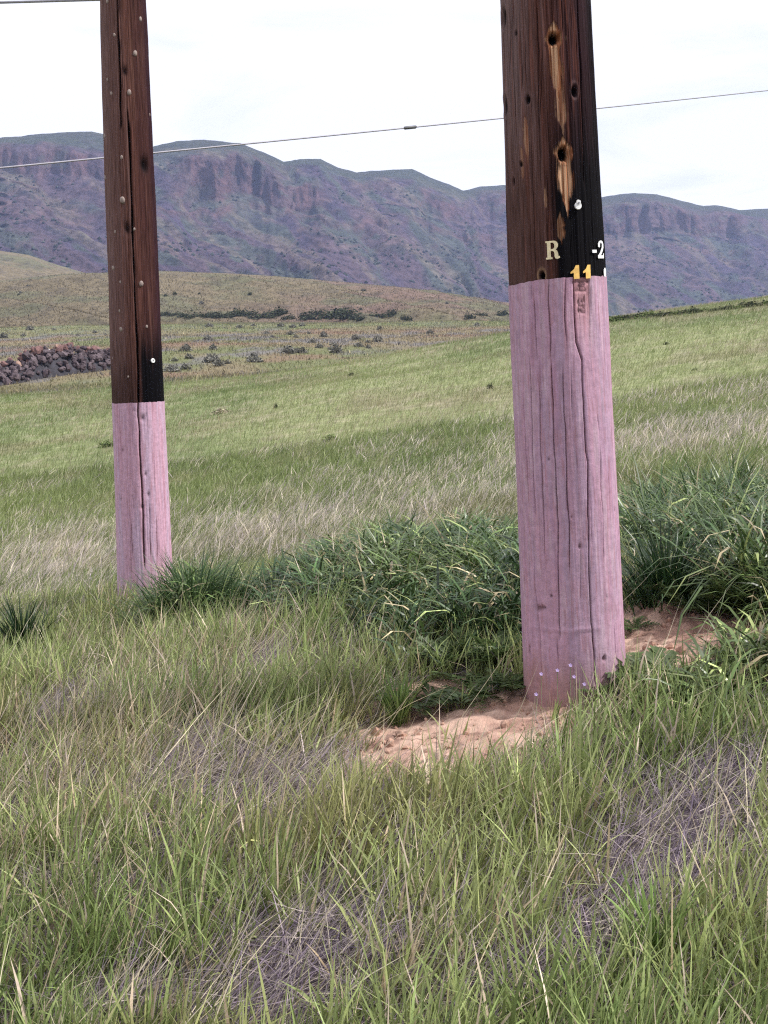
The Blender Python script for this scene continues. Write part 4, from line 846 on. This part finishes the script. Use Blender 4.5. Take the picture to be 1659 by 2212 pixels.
blades('meadow_grass', lift(x, y), hh, (0.0040 + 0.0048 * RNG.random(n)) * (y / 8) ** 0.7, az, np.where(isd, 0.35 + 0.5 * RNG.random(n), 0.05 + 0.35 * RNG.random(n)), 0.2 + 0.6 * RNG.random(n), cb_, cb_ * 1.08, 2, M_GRASS)
tag(bpy.data.objects['meadow_grass'], 'green and pale dry grass of the field behind the poles', 'grass', kind='stuff')

x, y = scatter(190000, 20, 66, 1.2, 2.0)
n = len(x); fc = field_colour(x, y); isd = RNG.random(n) < np.clip(0.10 + 0.9 * (fbm(x / 2.5, y / 5, 541, 5) - 0.45), 0.02, 0.6)
strip_ = sstep(54, 57, y) * sstep(6, 12, x); isd |= RNG.random(n) < 0.7 * strip_
cb_ = np.where(isd[:, None], mixc(C_ST, C_TN, RNG.random(n)) * 0.85, fc * np.array([0.98, 1.06, 0.88])) * np.exp(RNG.normal(0, 0.16, (n, 1)))
blades('far_meadow_grass', lift(x, y), (0.10 + 0.13 * RNG.random(n)) * np.where(isd, 1.25, 1), (0.010 + 0.010 * RNG.random(n)) * (y / 22), WIND + RNG.normal(0, 0.9, n), 0.1 + 0.4 * RNG.random(n), 0.3 + 0.4 * RNG.random(n), cb_, cb_ * 1.05, 1, M_GRASS)
tag(bpy.data.objects['far_meadow_grass'], 'grass of the upper field running to its crest', 'grass', kind='stuff')

# ------------------------------------------------------------------ single clumps and weeds
def clump(name, label, px, py, nb, hgt, spread, colr, group, mat=M_LUSH, bend=1.6):
    p = at(px, py); a = RNG.uniform(0, 2 * math.pi, nb); r = np.abs(RNG.normal(0, 1, nb)) * spread
    x = np.cos(a) * r; y = np.sin(a) * r
    pos = np.stack([x, y, HT(x + p[0], y + p[1]) - HT(p[0], p[1]) - 0.01], -1)
    cb_ = np.asarray(colr) * np.exp(RNG.normal(0, 0.3, (nb, 1)))
    o = blades(name, pos, hgt * (0.55 + 0.5 * RNG.random(nb)), 0.005 + 0.006 * RNG.random(nb), a + RNG.normal(0, 0.4, nb), 0.03 + 0.3 * np.clip(r / spread / 2, 0, 1), 0.3 + bend * RNG.random(nb), cb_, cb_ * 1.25, 6, mat)
    o.location = (p[0], p[1], float(HT(p[0], p[1])))
    tag(o, label, 'grass clump', group)
G_CL = 'large grass clumps near the poles'
clump('grass_clump', 'tall blackish green grass clump behind the bare soil right of the near pole', 1440, 1310, 420, 0.46, 0.10, C_DK * 0.75, G_CL)
clump('grass_clump', 'arching pale-tipped grass clump beside the right edge of the pink pole base', 1400, 1325, 130, 0.26, 0.05, C_BL, G_CL)
clump('grass_clump', 'big dark green clump half hiding the farther pole base', 420, 1350, 680, 0.56, 0.16, C_BL * 0.8, G_CL, bend=1.6)
clump('grass_clump', 'lower green clump on the right flank of the farther pole clump', 505, 1340, 320, 0.38, 0.11, C_BL, G_CL)
clump('grass_clump', 'small very dark upright clump at the left edge of the meadow', 52, 1415, 190, 0.42, 0.05, C_DK * 0.7, G_CL, bend=0.6)
clump('grass_clump', 'thin spiky green tuft on the bare soil left of the near pole', 862, 1560, 110, 0.24, 0.022, C_GR * 0.85, G_CL, M_GRASS, 0.5)
clump('grass_clump', 'dark green clump touching the left edge of the near pole', 1085, 1375, 160, 0.34, 0.09, C_DK, G_CL)
clump('grass_clump', 'dark green clump in the middle of the lush band between the poles', 860, 1262, 180, 0.34, 0.12, C_DK, G_CL)
clump('grass_clump', 'broad-bladed upright green clump in the lower right foreground', 1415, 2080, 60, 0.26, 0.018, C_GR * 1.1, G_CL, M_LUSH, 0.5)

def frond_mesh(nl, L, droop, seed):
    r_ = np.random.default_rng(seed); V = []; Fc = []; C_ = []
    t = np.linspace(0, 1, nl + 1); X = L * t; Z = L * (0.55 * t - droop * t * t)
    for i in range(nl):
        b = len(V); w_ = 0.0012
        V += [(X[i], -w_, Z[i]), (X[i + 1], -w_, Z[i + 1]), (X[i + 1], w_, Z[i + 1]), (X[i], w_, Z[i])]; Fc.append((b, b + 1, b + 2, b + 3)); C_ += [(0.12, 0.14, 0.06)] * 4
    for i in range(1, nl + 1):
        for s_ in (-1, 1):
            ll = L * 0.30 * math.sin(math.pi * (0.12 + 0.80 * t[i])) * r_.uniform(0.8, 1.15); ww = ll * 0.22; b = len(V)
            dx_, dy_ = 0.45, s_ * 0.9; c = np.array([X[i], 0, Z[i]]); tip = c + np.array([dx_ * ll, dy_ * ll, r_.uniform(-0.15, 0.2) * ll]); mid = (c + tip) / 2 + np.array([0, 0, 0.08 * ll])
            nx_, ny_ = -dy_ * ww, dx_ * ww
            V += [tuple(c), tuple(mid + [nx_, ny_, 0]), tuple(tip), tuple(mid - [nx_, ny_, 0])]; Fc += [(b, b + 1, b + 2), (b, b + 2, b + 3)]
            g = r_.uniform(0.7, 1.3); C_ += [(0.085 * g, 0.125 * g, 0.045 * g)] * 4
    lo = np.concatenate([np.array(f) for f in Fc]); st_ = np.cumsum([0] + [len(f) for f in Fc])[:-1]
    me = fast_mesh('frond', np.array(V), lo, st_, np.array(C_), smooth=False); me.materials.append(M_LEAF); return me
FM = [frond_mesh(10 + i, 0.16 + 0.02 * i, 0.35 + 0.12 * (i % 3), 600 + i) for i in range(6)]
def weed(label, px, py, nf, sc, up=0.0, group='ferny weeds by the near pole', a0=0, a1=6.283):
    p = at(px, py); r = empty('ferny_weed', (p[0], p[1], float(HT(p[0], p[1])) + 0.012)); tag(r, label, 'weed', group)
    for i in range(nf):
        o = link('frond', FM[int(RNG.integers(6))], None, r)
        o.rotation_euler = (RNG.normal(0, 0.25), -up * RNG.uniform(0.2, 1.0), a0 + (a1 - a0) * (i + RNG.uniform(-.3, .3)) / nf); s_ = sc * RNG.uniform(0.75, 1.2); o.scale = (s_, s_, s_)
        o.location = (RNG.normal(0, 0.012), RNG.normal(0, 0.012), 0)
weed('ferny weed with long toothed leaves lying on the soil left of the near pole', 1010, 1510, 12, 0.95, 0.1)
weed('bushy ferny weed against the left foot of the near pole', 1070, 1450, 26, 0.85, 0.8)
weed('ferny weed in the shade between the spiky tuft and the near pole', 960, 1440, 18, 0.8, 0.6)
weed('large dark leafy weed overhanging the bare soil right of the near pole', 1585, 1335, 40, 0.95, 0.9)
weed('flat ferny weed at the left edge of the bare soil below the spiky tuft', 905, 1535, 12, 0.8, 0.2)
weed('ferny weed on the bare soil just left of the pole foot', 1110, 1500, 12, 0.7, 0.4)
weed('ferny weed on the soil mound right of the near pole', 1500, 1330, 14, 0.9, 0.5)
weed('ferny weed in front of the right foot of the near pole', 1390, 1490, 18, 0.9, 0.6)
weed('ferny weed at the right edge beside the dark grass', 1630, 1290, 36, 0.95, 0.9)
weed('small ferny weed close to the right foot of the near pole', 1370, 1370, 8, 0.6, 0.6)
weed('low ferny weed at the lower edge of the left bare soil', 1290, 1510, 14, 0.8, 0.5)

M_PETAL = flat_mat('purple_petal', (0.30, 0.21, 0.42), 0.5, 0, 50, 0.2); M_STEM = flat_mat('flower_stem', (0.09, 0.14, 0.05), 0.6); M_WPETAL = flat_mat('white_petal', (0.75, 0.75, 0.72), 0.5)
def flower(label, px, py, d, hgt, mat, r, group):
    p = un(px, py, d); g = float(HT(p[0], p[1])); h_ = max(p[2] - g, 0.02); rt = empty('wildflower', (p[0], p[1], g)); tag(rt, label, 'flower', group)
    tube('stem', [(0, 0, -0.01), (0.004, 0, h_ * 0.5), (0, 0, h_)], [0.0012] * 3, M_STEM, 5, rt)
    bm = bmesh.new(); 
    for i in range(5):
        a = 2 * math.pi * i / 5 + 0.3; c, s_ = math.cos(a), math.sin(a)
        q = [(0, 0, 0), (c * r * .6 - s_ * r * .38, s_ * r * .6 + c * r * .38, r * .2), (c * r, s_ * r, r * .15), (c * r * .6 + s_ * r * .38, s_ * r * .6 - c * r * .38, r * .2)]
        bm.faces.new([bm.verts.new(v) for v in q])
    me = bpy.data.meshes.new('petals'); bm.to_mesh(me); bm.free(); o = link('petals', me, mat, rt); o.location = (0, 0, h_); o.rotation_euler = (0.9, 0.2, 0)
G_F = 'purple flowers at the foot of the near pole'
for lb, fx, fy, d in [('purple wildflower highest of those before the pink pole base', 1232, 1437, 4.12), ('purple wildflower left of the highest one before the pink pole base', 1204, 1448, 4.11), ('leftmost purple wildflower before the pink pole base', 1169, 1456, 4.10),
                      ('purple wildflower low at the left bottom corner of the pink pole base', 1158, 1500, 4.06), ('purple wildflower low in the grass before the middle of the pole base', 1262, 1478, 4.08), ('purple wildflower rightmost before the pink pole base', 1240, 1462, 4.09)]:
    flower(lb, fx, fy, d, 0.1, M_PETAL, 0.0078, G_F)
flower('single white wildflower in dark grass at the right edge', 1618, 1217, 5.3, 0.2, M_WPETAL, 0.02, 'white flower')

# ------------------------------------------------------------------ shrubs in the field, on the flat, shrub shapes for gully shade at the foot of the hill
def shrub_mesh(name, nl, seed, ca, cb_, lw=0.10):
    """unit shrub: about 1 wide, 0.7 high, leaf-sized faces on short twigs"""
    r_ = np.random.default_rng(seed)
    u = r_.normal(0, 1, (nl, 3)); u /= np.linalg.norm(u, axis=1)[:, None]; u[:, 2] = np.abs(u[:, 2]); rad_ = r_.random(nl) ** 0.45
    lump = 0.75 + 0.5 * vn(u[:, 0] * 2.2 + 9, u[:, 1] * 2.2 + u[:, 2] * 2 + seed, seed)
    c = u * (rad_ * lump)[:, None] * np.array([0.5, 0.5, 0.68])
    d1 = r_.normal(0, 1, (nl, 3)); d1[:, 2] += 0.8; d1 /= np.linalg.norm(d1, axis=1)[:, None]; d2 = np.cross(d1, r_.normal(0, 1, (nl, 3))); d2 /= np.linalg.norm(d2, axis=1)[:, None]
    s_ = lw * (0.6 + 0.8 * r_.random(nl))[:, None]
    co = np.stack([c - d1 * s_ * 0.3, c + d2 * s_ * 0.45 + d1 * s_ * .4, c + d1 * s_ * 1.2, c - d2 * s_ * 0.45 + d1 * s_ * .4], 1)
    cc = np.asarray(ca) * (1 - r_.random((nl, 1))) + np.asarray(cb_) * r_.random((nl, 1)); cc = cc * np.exp(r_.normal(0, 0.25, (nl, 1)))
    # stems
    ns = 7; sv = []; 
    for i in range(ns):
        a = r_.uniform(0, 6.28); e = np.array([math.cos(a) * .3, math.sin(a) * .3, .45]); p_ = np.array([-math.sin(a), math.cos(a), 0]) * 0.015; sv.append([p_ * 1.0 + [0, 0, -.1], -p_ + [0, 0, -.1], e - p_ * .4, e + p_ * .4])
    co = np.concatenate([co, np.array(sv)]); cc = np.concatenate([cc, np.tile([[0.07, 0.055, 0.05]], (ns, 1))]); nq = len(co)
    me = fast_mesh(name, co.reshape(-1, 3), np.arange(nq * 4), np.arange(nq) * 4, np.repeat(cc, 4, 0), smooth=False); me.materials.append(M_SHRUB); return me
SAGE = [shrub_mesh('sagebrush', 260, 700 + i, (0.15, 0.15, 0.135), (0.22, 0.21, 0.18), 0.14) for i in range(4)]
DARK = [shrub_mesh('shrub', 300, 720 + i, (0.035, 0.045, 0.03), (0.07, 0.08, 0.045)) for i in range(4)]
GREEN = [shrub_mesh('bush', 300, 740 + i, (0.075, 0.115, 0.04), (0.14, 0.17, 0.06)) for i in range(3)]
PALE = [shrub_mesh('dead_bush', 300, 760, (0.30, 0.25, 0.18), (0.42, 0.36, 0.28))]
def put(name, meshes, p, w_, hgt, label, cat, group, sx=1.0):
    o = link(name, meshes[int(RNG.integers(len(meshes)))], None); o.location = (p[0], p[1], p[2]); o.scale = (w_ * sx, w_, hgt / 0.68); o.rotation_euler = (0, 0, RNG.uniform(0, 6.28) if sx == 1 else RNG.uniform(-.3, .3)); tag(o, label, cat, group); return o
for px, py, wpx, hpx, ms, nm, lb in [(478, 893, 60, 16, PALE, 'dead_bush', 'pale tan dead bush in the green field between the poles'), (715, 952, 50, 22, GREEN, 'bush', 'low green bush in the middle of the field between the poles'), (676, 960, 22, 16, GREEN, 'bush', 'little green bush just left of the low bush in mid field'), (759, 812, 18, 12, DARK, 'shrub', 'tiny dark shrub near the field crest between the poles'),
                             (1059, 840, 22, 18, DARK, 'shrub', 'dark shrub in the upper field just left of the near pole'), (596, 882, 12, 18, DARK, 'shrub', 'thin upright dark shrub in the field near the pale dead bush'), (951, 950, 40, 18, GREEN, 'bush', 'green bush in the field left of the near pole'), (606, 975, 60, 14, GREEN, 'bush', 'wide low green bush in mid field right of the farther pole'),
                             (404, 1010, 40, 14, GREEN, 'bush', 'low green bush close to the right side of the farther pole'), (232, 965, 60, 20, GREEN, 'bush', 'bluish green bush just left of the pink base of the farther pole'), (1440, 745, 16, 10, DARK, 'shrub', 'tiny dark shrub in the upper field right of the near pole'), (1500, 800, 18, 10, DARK, 'shrub', 'small dark shrub in the field right of the near pole')]:
    p = at(px, py); d = np.linalg.norm(p - EYE); p[2] = float(HT(p[0], p[1])) - 0.02; put(nm, ms, p, wpx * 0.75 * d / FOC, hpx * 0.7 * d / FOC, lb, 'shrub', 'bushes scattered in the field')
# dark line of growth along the crest right of the near pole
ORD = 'first second third fourth fifth sixth seventh eighth ninth tenth eleventh twelfth thirteenth fourteenth fifteenth sixteenth seventeenth eighteenth nineteenth twentieth'.split() + ['twenty-' + q for q in 'first second third fourth fifth sixth seventh eighth ninth'.split()] + ['thirtieth', 'thirty-first', 'thirty-second']
for i in range(16):
    px = 1330 + i * 22 + RNG.uniform(-6, 6); p = at(px, np.interp(px, [1330, 1659], [694, 660])); d = np.linalg.norm(p - EYE)
    if d > 100: continue
    p[2] = float(HT(p[0], p[1])) - 0.02
    put('shrub', DARK if i % 3 else GREEN, p, RNG.uniform(14, 34) * d / FOC, RNG.uniform(7, 15) * d / FOC, '%s low shrub from the near pole in the row along the field crest' % ORD[i], 'shrub', 'shrubs in a row along the field crest', 1.5)
# sagebrush on the flat beyond the crest
nsg = 0
for i in range(400):
    px, py = RNG.uniform(-60, 1120), RNG.uniform(700, 835)
    if py > np.interp(px, [0, 360, 700, 1000, 1110], [850, 806, 770, 722, 700]) - 2: continue
    if fbm(np.array(px / 90), np.array(py / 22), 771, 3) < 0.47: continue
    if px < 260 and 735 < py < 830: continue
    p = at(px, py); d = np.linalg.norm(p - EYE)
    if d < 58 or d > 235: continue
    p[2] = float(HT(p[0], p[1])) - 0.03; w_ = RNG.uniform(0.5, 1.3)
    put('sagebrush', SAGE, p, w_, w_ * RNG.uniform(.4, .6), 'small grey sagebrush on the flat beyond the green field', 'sagebrush', 'sagebrush dotted over the flat'); nsg += 1
    if nsg >= 55: break
def on_grid(G, px, py):
    v = G.reshape(-1, 3) - EYE; z = v @ FW; X = CX + FOC * (v @ RT) / z; Y = CY - FOC * (v @ UP) / z
    return G.reshape(-1, 3)[np.argmin((X - px) ** 2 + (Y - py) ** 2)]
for i, px in enumerate(np.concatenate([np.linspace(355, 540, 10), np.linspace(560, 780, 15), [820, 850, 880, 1010, 1040, 1085]])):  # dark shrub shapes added in place of gully shadows on an eroded edge
    px = px + RNG.uniform(-4, 4); py = np.interp(px, [355, 500, 700, 900, 1100], [690, 686, 690, 692, 690]) + RNG.uniform(-10, 2)
    p = on_grid(HP, px, py).copy(); p[2] -= 0.2; big = RNG.uniform(0.8, 1.5)
    put('shrub', DARK, p, RNG.uniform(1.0, 2.4) * big, RNG.uniform(0.6, 1.5) * big, '%s dark shrub shape standing in for gully shade right of the farther pole along the hill foot' % ORD[i], 'shrub', 'shrub shapes standing in for gully shade along the hill foot', 2.0)
for i in range(24):
    px, py = RNG.uniform(-40, 1050), RNG.uniform(600, 685)
    if py < np.interp(px, [0, 340, 760, 1060], [612, 594, 622, 662]): continue
    p = on_grid(HP, px, py).copy(); p[2] -= 0.1; w_ = RNG.uniform(0.6, 1.5)
    put('shrub', DARK if i % 3 else SAGE, p, w_, w_ * .6, 'small shrub dotted on the slope of the brown hill', 'shrub', 'shrubs on the slope of the hill')

# rough cover on the flat and the hill
x, y = scatter(120000, 60, 232, 1.1, 4.0); k = np.hypot(x, y) < 228; x, y = x[k], y[k]; n = len(x); fc = field_colour(x, y)
q = fbm(x / 2.5, y / 6, 781, 4, 0.6); cb_ = np.where((RNG.random(n) < 0.5 * sstep(0.5, 0.65, q))[:, None], np.array([0.115, 0.11, 0.115]), fc * 1.05); cb_ = np.where((RNG.random(n) < 0.12)[:, None], C_TN * 0.9, cb_) * np.exp(RNG.normal(0, 0.3, (n, 1)))
blades('flat_scrub', lift(x, y), (0.14 + 0.26 * RNG.random(n) ** 2) * (0.6 + 0.9 * q), (0.05 + 0.08 * RNG.random(n)) * (y / 80) ** 0.6, RNG.uniform(0, 6.28, n), 0.1 + 0.5 * RNG.random(n), 0.3 + 0.4 * RNG.random(n), cb_, cb_ * 1.05, 1, M_SHRUB)
tag(bpy.data.objects['flat_scrub'], 'rough grass and low brush covering the flat beyond the field', 'brush', kind='stuff')
def grid_scatter(G, n):
    i = RNG.uniform(0, G.shape[0] - 1.01, n); j = RNG.uniform(0, G.shape[1] - 1.01, n); a = i.astype(int); b = j.astype(int); u = (i - a)[:, None]; v = (j - b)[:, None]
    return (G[a, b] * (1 - u) + G[a + 1, b] * u) * (1 - v) + (G[a, b + 1] * (1 - u) + G[a + 1, b + 1] * u) * v
P = np.concatenate([grid_scatter(HP, 60000), grid_scatter(FP, 16000)]); n = len(P); q = fbm(P[:, 0] / 6, P[:, 1] / 9, 783, 4, 0.6); P[:, 2] -= 0.1
cb_ = mixc(np.array([0.150, 0.115, 0.075]), np.array([0.110, 0.10, 0.060]), np.clip(RNG.normal(0.5, 0.4, n), 0, 1)); cb_ = np.where((RNG.random(n) < 0.18 * sstep(0.48, 0.62, q))[:, None], np.array([0.055, 0.055, 0.05]), cb_) * np.exp(RNG.normal(0, 0.25, (n, 1)))
blades('hill_scrub', P, 0.25 + 0.45 * RNG.random(n) ** 2, 0.18 + 0.30 * RNG.random(n), RNG.uniform(0, 6.28, n), 0.1 + 0.5 * RNG.random(n), 0.3 + 0.4 * RNG.random(n), cb_, cb_, 1, M_SHRUB)
tag(bpy.data.objects['hill_scrub'], 'dry grass and brush covering the two low hills', 'brush', kind='stuff')
# mountain scrub: thousands of specks, one mass
r_ = np.random.default_rng(80); nr, nc = MP.shape[:2]; ns = 2600
ii = r_.integers(5, int(nr * 0.9), ns * 3); jj = r_.integers(2, nc - 2, ns * 3); k = (fbm(jj / 40.0, ii / 22.0, 801, 4) > 0.50) & (MCL[ii, jj] < 0.3); ii, jj = ii[k][:ns], jj[k][:ns]; ns = len(ii)
base8 = np.array([(1, 0, 0), (0, 1, 0), (-1, 0, 0), (0, -1, 0), (0, 0, 1.0), (0, 0, -.4)]); f8 = np.array([(0, 1, 4), (1, 2, 4), (2, 3, 4), (3, 0, 4), (1, 0, 5), (2, 1, 5), (3, 2, 5), (0, 3, 5)])
sz = r_.uniform(0.7, 2.3, ns); co = MP[ii, jj][:, None] + (base8[None] * (0.7 + 0.6 * r_.random((ns, 6, 1)))) * sz[:, None, None]
lo = (f8.ravel()[None] + (np.arange(ns) * 6)[:, None]).ravel(); cc = np.repeat(np.array([[0.040, 0.048, 0.042]]) * np.exp(r_.normal(0, .3, (ns, 1))), 6, 0)
o = link('mountain_scrub', fast_mesh('mountain_scrub', co.reshape(-1, 3), lo, np.arange(ns * 8) * 3, cc), M_SHRUB); tag(o, 'dark scrub specks on the mountain slopes', 'scrub', kind='stuff')

# ------------------------------------------------------------------ rubble pile on the flat, left
def chunk_mesh(seed, mat):
    r2 = random.Random(seed); bm = bmesh.new(); bmesh.ops.create_cube(bm, size=1.0)
    bmesh.ops.subdivide_edges(bm, edges=bm.edges[:], cuts=1, use_grid_fill=True)
    for v in bm.verts: v.co = v.co.normalized() * (0.42 + 0.28 * r2.random()) if r2.random() < 0.7 else v.co * 0.9
    me = bpy.data.meshes.new('rock'); bm.to_mesh(me); bm.free(); me.materials.append(mat); return me
M_RK = [flat_mat('charred_rock', (0.060, 0.042, 0.050), 0.9, 0, 6, 0.4), flat_mat('grey_rock', (0.105, 0.078, 0.088), 0.9, 0, 6, 0.4), flat_mat('red_rubble', (0.16, 0.085, 0.08), 0.9, 0, 6, 0.4), flat_mat('tan_rubble', (0.30, 0.19, 0.15), 0.9, 0, 6, 0.3), flat_mat('white_rubble', (0.75, 0.73, 0.72), 0.8, 0, 6, 0.1)]
CK = [[chunk_mesh(900 + 7 * j + i, M_RK[j]) for i in range(3)] for j in range(5)]
pa = at(-90, 845); pb = at(262, 792); pa[2] = HT(pa[0], pa[1]); pb[2] = HT(pb[0], pb[1])
pc = (pa + pb) / 2; rt = empty('rubble_pile', tuple(pc)); tag(rt, 'long dark rubble heap with reddish and white lumps on top, left on the flat', 'rubble pile')
ax_ = pb - pa; Lp = np.linalg.norm(ax_[:2]); dirp = ax_[:2] / Lp; nrm_ = np.array([-dirp[1], dirp[0]])
mpx = np.linalg.norm(pc - EYE) / FOC
def prof_h(t): return mpx * np.interp(t, [0, .12, .3, .45, .6, .75, .9, 1], [10, 32, 44, 58, 56, 50, 42, 12])
# solid heap under the lumps
tt_, vv_ = np.meshgrid(np.linspace(0, 1, 90), np.linspace(-1, 1, 30), indexing='ij')
wp = 1.5; hx = pa[0] + dirp[0] * Lp * tt_ + nrm_[0] * wp * vv_; hy = pa[1] + dirp[1] * Lp * tt_ + nrm_[1] * wp * vv_
hz = HT(hx, hy) - 0.1 + (prof_h(tt_) * 0.72) * np.clip(1 - vv_ ** 2, 0, 1) ** 0.6 * (0.45 + 1.0 * fbm(tt_ * 40, vv_ * 5, 905, 4, 0.65))
link('heap', grid_mesh('heap', np.stack([hx - pc[0], hy - pc[1], hz - pc[2]], -1), np.broadcast_to(np.array([0.045, 0.042, 0.05]), hx.shape + (3,)) * (0.6 + 0.8 * fbm(tt_ * 50, vv_ * 5, 906, 3))[..., None]), attr_noise_mat('heap_earth', 0.95, 3, 0.4, 0.8, 5, 0.1), rt)
for i in range(299):
    t = RNG.random(); v = RNG.uniform(-1, -0.45) if i % 2 else RNG.uniform(-0.6, 0.3); top_ = (1 - v * v) ** 0.6; hgt = prof_h(t) * top_ * (0.70 + 0.30 * RNG.random())
    x_, y_ = pa[0] + dirp[0] * Lp * t + nrm_[0] * wp * v, pa[1] + dirp[1] * Lp * t + nrm_[1] * wp * v
    u_ = RNG.random(); ontop = v > -0.35
    j = (2 if u_ < .45 else 3 if u_ < .60 else 4 if u_ < .61 else 0) if ontop and t > 0.22 else (0 if u_ < .7 else 1)
    o = link('rock', CK[j][i % 3], None, rt); s_ = RNG.uniform(0.20, 0.46); o.location = (x_ - pc[0], y_ - pc[1], float(HT(x_, y_)) + hgt - pc[2]); o.scale = (s_ * RNG.uniform(.7, 1.5), s_, s_ * RNG.uniform(.6, 1.3)); o.rotation_euler = tuple(RNG.uniform(0, 6.28, 3))
o = link('rock', CK[4][0], None, rt); q = at(66, 800); tq = float(np.dot(q[:2] - pa[:2], dirp) / Lp); o.location = (pa[0] + dirp[0] * Lp * tq - pc[0], pa[1] + dirp[1] * Lp * tq - pc[1], prof_h(tq) + 0.05); o.scale = (0.36, 0.3, 0.24); o['label'] = 'white lump on the ridge of the heap'

# ------------------------------------------------------------------ air
bm = bmesh.new(); bmesh.ops.create_cube(bm, size=1.0)
for v in bm.verts: v.co = Vector((v.co.x * 4800, v.co.y * 4800, -90 + (v.co.z + 0.5) * 520))
me = bpy.data.meshes.new('haze'); bm.to_mesh(me); bm.free()
hm_ = bpy.data.materials.new('haze_air'); hm_.use_nodes = True; hm_.node_tree.nodes.clear()
ho = hm_.node_tree.nodes.new('ShaderNodeOutputMaterial'); hv = hm_.node_tree.nodes.new('ShaderNodeVolumePrincipled')
hv.inputs['Color'].default_value = (0.46, 0.58, 1.0, 1); hv.inputs['Density'].default_value = 0.00017; hv.inputs['Anisotropy'].default_value = 0.0
hm_.node_tree.links.new(hv.outputs[0], ho.inputs['Volume'])
hz_ = link('haze', me, hm_); tag(hz_, 'faint bluish air over the whole valley', 'haze', kind='stuff')
